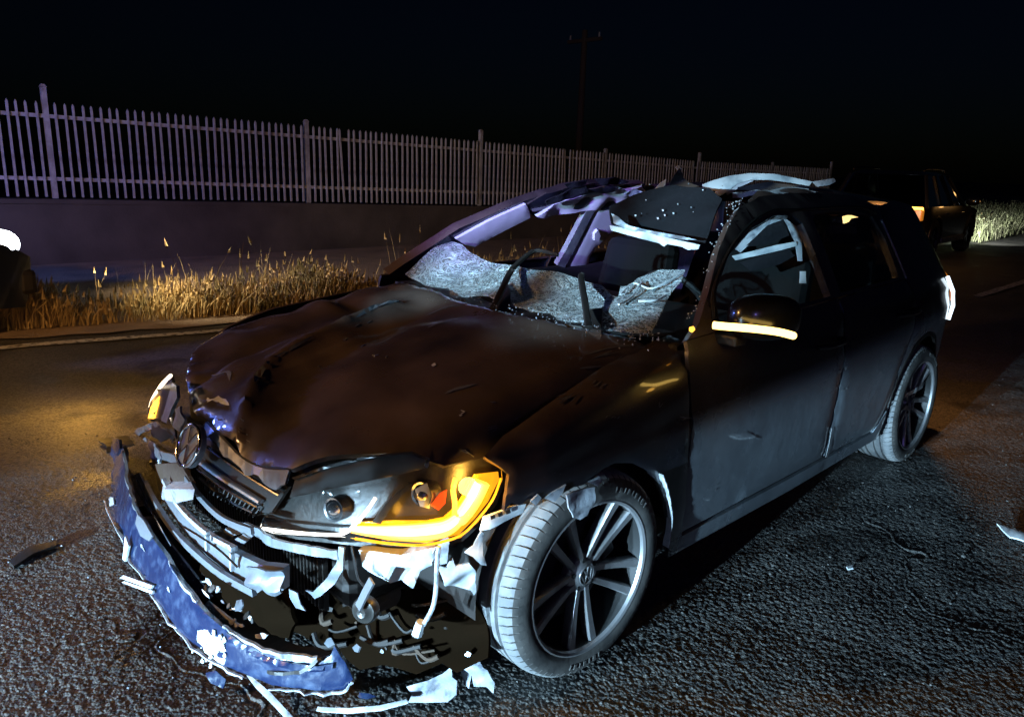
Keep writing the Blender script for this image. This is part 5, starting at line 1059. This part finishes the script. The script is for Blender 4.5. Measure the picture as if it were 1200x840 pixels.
# ================================================================== OTHER VEHICLES
def simple_car(name, L, Wd, H, m_paint, suv=True):
    """origin under the middle of the car, nose to +x"""
    o = empty(name); hl = L/2; hw = Wd/2; wb = L*.60; wr = .37 if suv else .33; cl = .22
    bz = H*.60
    prof = [(-hl, .45), (-hl+.02, .75), (-hl+.10, bz), (-hl+.5, bz+.02), (0, bz+.01), (hl-1.15, bz), (hl-.45, bz-.08), (hl-.10, bz-.24), (hl, .62), (hl-.02, .40), (hl-.08, cl)]
    low = [(hl-.08, cl)]
    for cx in (wb/2, -wb/2): low += [(cx+wr*1.12*math.cos(R_(a)), wr+wr*1.12*math.sin(R_(a))) for a in range(-10, 195, 18)]
    low += [(-hl+.08, cl+.04), (-hl, .45)]
    poly = prof+low[1:-1]
    V2, F2 = tri(poly, .10); V = []; Fc = []
    def yy(x, z):
        e = max(0, (abs(x)-(hl-.55))/.55); return hw*(1-.20*e**2)*(1-.05*max(0, (z-.75)/.4)-.03*max(0, (.5-z)/.3))
    n = len(V2)
    for s in (1, -1): V += [(x, s*yy(x, z), z) for x, z in V2]
    ar = sum((V2[f[1]][0]-V2[f[0]][0])*(V2[f[2]][1]-V2[f[0]][1])-(V2[f[2]][0]-V2[f[0]][0])*(V2[f[1]][1]-V2[f[0]][1]) for f in F2)
    Fl = F2 if ar < 0 else [tuple(reversed(f)) for f in F2]
    Fc = list(Fl)+[tuple(n+i for i in reversed(f)) for f in Fl]
    for a, c in boundary_loops(Fl): Fc.append((c, a, n+a, n+c))
    mesh('body', V, Fc, m_paint, o, True, 32)
    # cabin
    lo = [(-hl+.12, hw*.93), (hl-1.25, hw*.93)]; hi = [(-hl+.42, hw*.74), (hl-2.15, hw*.72)]
    def ring(z, x0, x1, y, r=.10): return [(x0, -y+r, z), (x0, y-r, z), (x0+r, y, z), (x1-r*2, y, z), (x1, y-r, z), (x1, -y+r, z), (x1-r*2, -y, z), (x0+r, -y, z)]
    z0 = bz-.01; A = ring(z0, lo[0][0], lo[1][0], lo[0][1]); Bq = ring(H-.07, hi[0][0], hi[1][0], hi[0][1]); C_ = ring(H, hi[0][0]+.15, hi[1][0]-.25, hi[0][1]-.14)
    mesh('windows', A+Bq, [(i, (i+1) % 8, 8+(i+1) % 8, 8+i) for i in range(8)], MT['tint'], o)
    mesh('roof', Bq+C_, [(i, (i+1) % 8, 8+(i+1) % 8, 8+i) for i in range(8)]+[tuple(8+i for i in range(8))], m_paint, o, True, 40)
    for s in (1, -1):
        for t in (.0, .34, .68, 1.0):
            p0 = (lo[0][0]+.12+(lo[1][0]-.3-lo[0][0])*t, s*(lo[0][1]+.004), z0); p1 = (hi[0][0]+.10+(hi[1][0]-.25-hi[0][0])*t, s*(hi[0][1]+.004), H-.07)
            MB().tube([p0, p1], .035, 6).build('pillar', m_paint, o)
        MB().tube(smooth_path([(hi[0][0]+.1, s*hi[0][1]*.93, H+.01), (hi[0][0]+.3, s*hi[0][1]*.93, H+.05), (hi[1][0]-.4, s*hi[1][1]*.93, H+.05), (hi[1][0]-.2, s*hi[1][1]*.93, H)], 3), .018, 6).build('roof_bar', MT['black'], o)
        V, Fc = ell((hl-1.45, s*(hw+.10), bz+.10), (.07, .13, .085)); mesh('door_mirror', V, Fc, m_paint, o, True)
        V, Fc = ell((hl-.19, s*hw*.72, bz-.20), (.14, .17, .11), 2.2); mesh('headlight', V, Fc, MT['lampwhite'], o, True)
        b = MB(); b.box((-hl+.05, s*hw*.82, bz-.12), (.14, .22, .20)); b.build('tail_lamp', MT['tail'], o, bevel=.02)
        for xh in (-.65, .45): MB().tube([(xh-.09, s*(hw*.985), bz-.12), (xh, s*(hw*.985+.03), bz-.115), (xh+.09, s*(hw*.985), bz-.12)], .014, 6).build('door_handle', MT['chrome'], o)
        b = MB(); b.box((0, s*hw*.985, .33), (wb-.85, .05, .10)); b.build('side_step', MT['steel'], o, bevel=.01)
        for cx in (wb/2, -wb/2):
            MB().tube([(cx+wr*1.12*math.cos(R_(a)), s*(hw*.985), wr+wr*1.12*math.sin(R_(a))) for a in range(-10, 195, 15)], .03, 6).build('arch_trim', MT['black'], o)
            ww = empty('wheel', (cx, s*(hw-.12), wr)); ww.parent = o
            V, Fc = lathe([(wr*.62, .11), (wr*.9, .115), (wr*.98, .09), (wr, .05), (wr, -.05), (wr*.98, -.09), (wr*.9, -.115), (wr*.62, -.11)], 32); mesh('tyre', V, Fc, MT['black'], ww, True, 40)
            b = MB(); V, Fc = lathe([(wr*.62, .11), (wr*.58, .10), (wr*.56, .02)], 32); b.add(V, Fc)
            for k in range(5):
                a = 2*math.pi*k/5; b.box((wr*.31*math.cos(a), .07*s, wr*.31*math.sin(a)), (wr*.60, .03, wr*.13), Matrix.Rotation(-a, 3, 'Y'))
            b.build('rim', MT['chrome'], ww)
    b = MB(); b.box((hl-.02, 0, bz-.28), (.06, Wd*.46, .18)); b.build('grille', MT['grille'], o)
    b = MB(); b.box((hl-.05, 0, .42), (.14, Wd*.86, .20)); b.build('front_bumper', MT['black'], o, bevel=.04)
    b = MB(); b.box((-hl+.03, 0, .48), (.16, Wd*.88, .22)); b.build('rear_bumper', MT['black'], o, bevel=.04)
    b = MB(); b.box((-hl-.005, 0, .78), (.03, .50, .11)); b.build('number_plate', MT['plate'], o)
    return o
suv = simple_car('parked_suv', 4.3, 1.78, 1.58, MT['suvpaint']); tag(suv, 'dark SUV with amber hazard lights on, stopped further down the road', 'SUV')
SUVX, SUVY, SUVR = -15.11, -3.58, math.pi+.06
suv.location = (SUVX, SUVY, 0); suv.rotation_euler = (0, 0, SUVR)
def suvp(x, y, z): c, s = math.cos(SUVR), math.sin(SUVR); return (SUVX+c*x-s*y, SUVY+s*x+c*y, z)
for y in (-.74, .74):
    b = MB(); b.box((-2.13, y*.97, .88), (.06, .24, .18)); b.build('hazard_lamp', MT['hazard'], suv, bevel=.02)
b = MB(); b.box((.70, -1.0, 1.02), (.10, .13, .05)); b.build('mirror_indicator', MT['ambercore'], suv, bevel=.012)
a = point('hazard_glow', suvp(-2.6, -.9, .95), 5, (1, .45, .1), .08)
a = point('hazard_glow', suvp(.9, -1.35, 1.05), 1.2, (1, .5, .15), .06)
for y in (-.62, .62): spot('suv_headlamp', suvp(2.35, y, .75), suvp(9, y-.4, .0), 800, (.96, 1.0, .95), 52, .8, .07)
car2 = simple_car('waiting_car', 4.4, 1.80, 1.55, MT['vanpaint'], False); tag(car2, 'dark car at the road edge with its white headlamp glaring', 'car')
C2X, C2Y = 2.33, -5.62
car2.location = (C2X, C2Y, 0); car2.rotation_euler = (0, 0, math.pi+.05)
spot('waiting_headlamp', (.04, -5.0, .70), (-9, -5.7, .2), 260, (1.0, .80, .50), 85, 1.0, .05)
spot('waiting_headlamp', (.04, -6.3, .70), (-9, -6.3, .3), 110, (1.0, .80, .50), 85, 1.0, .05)
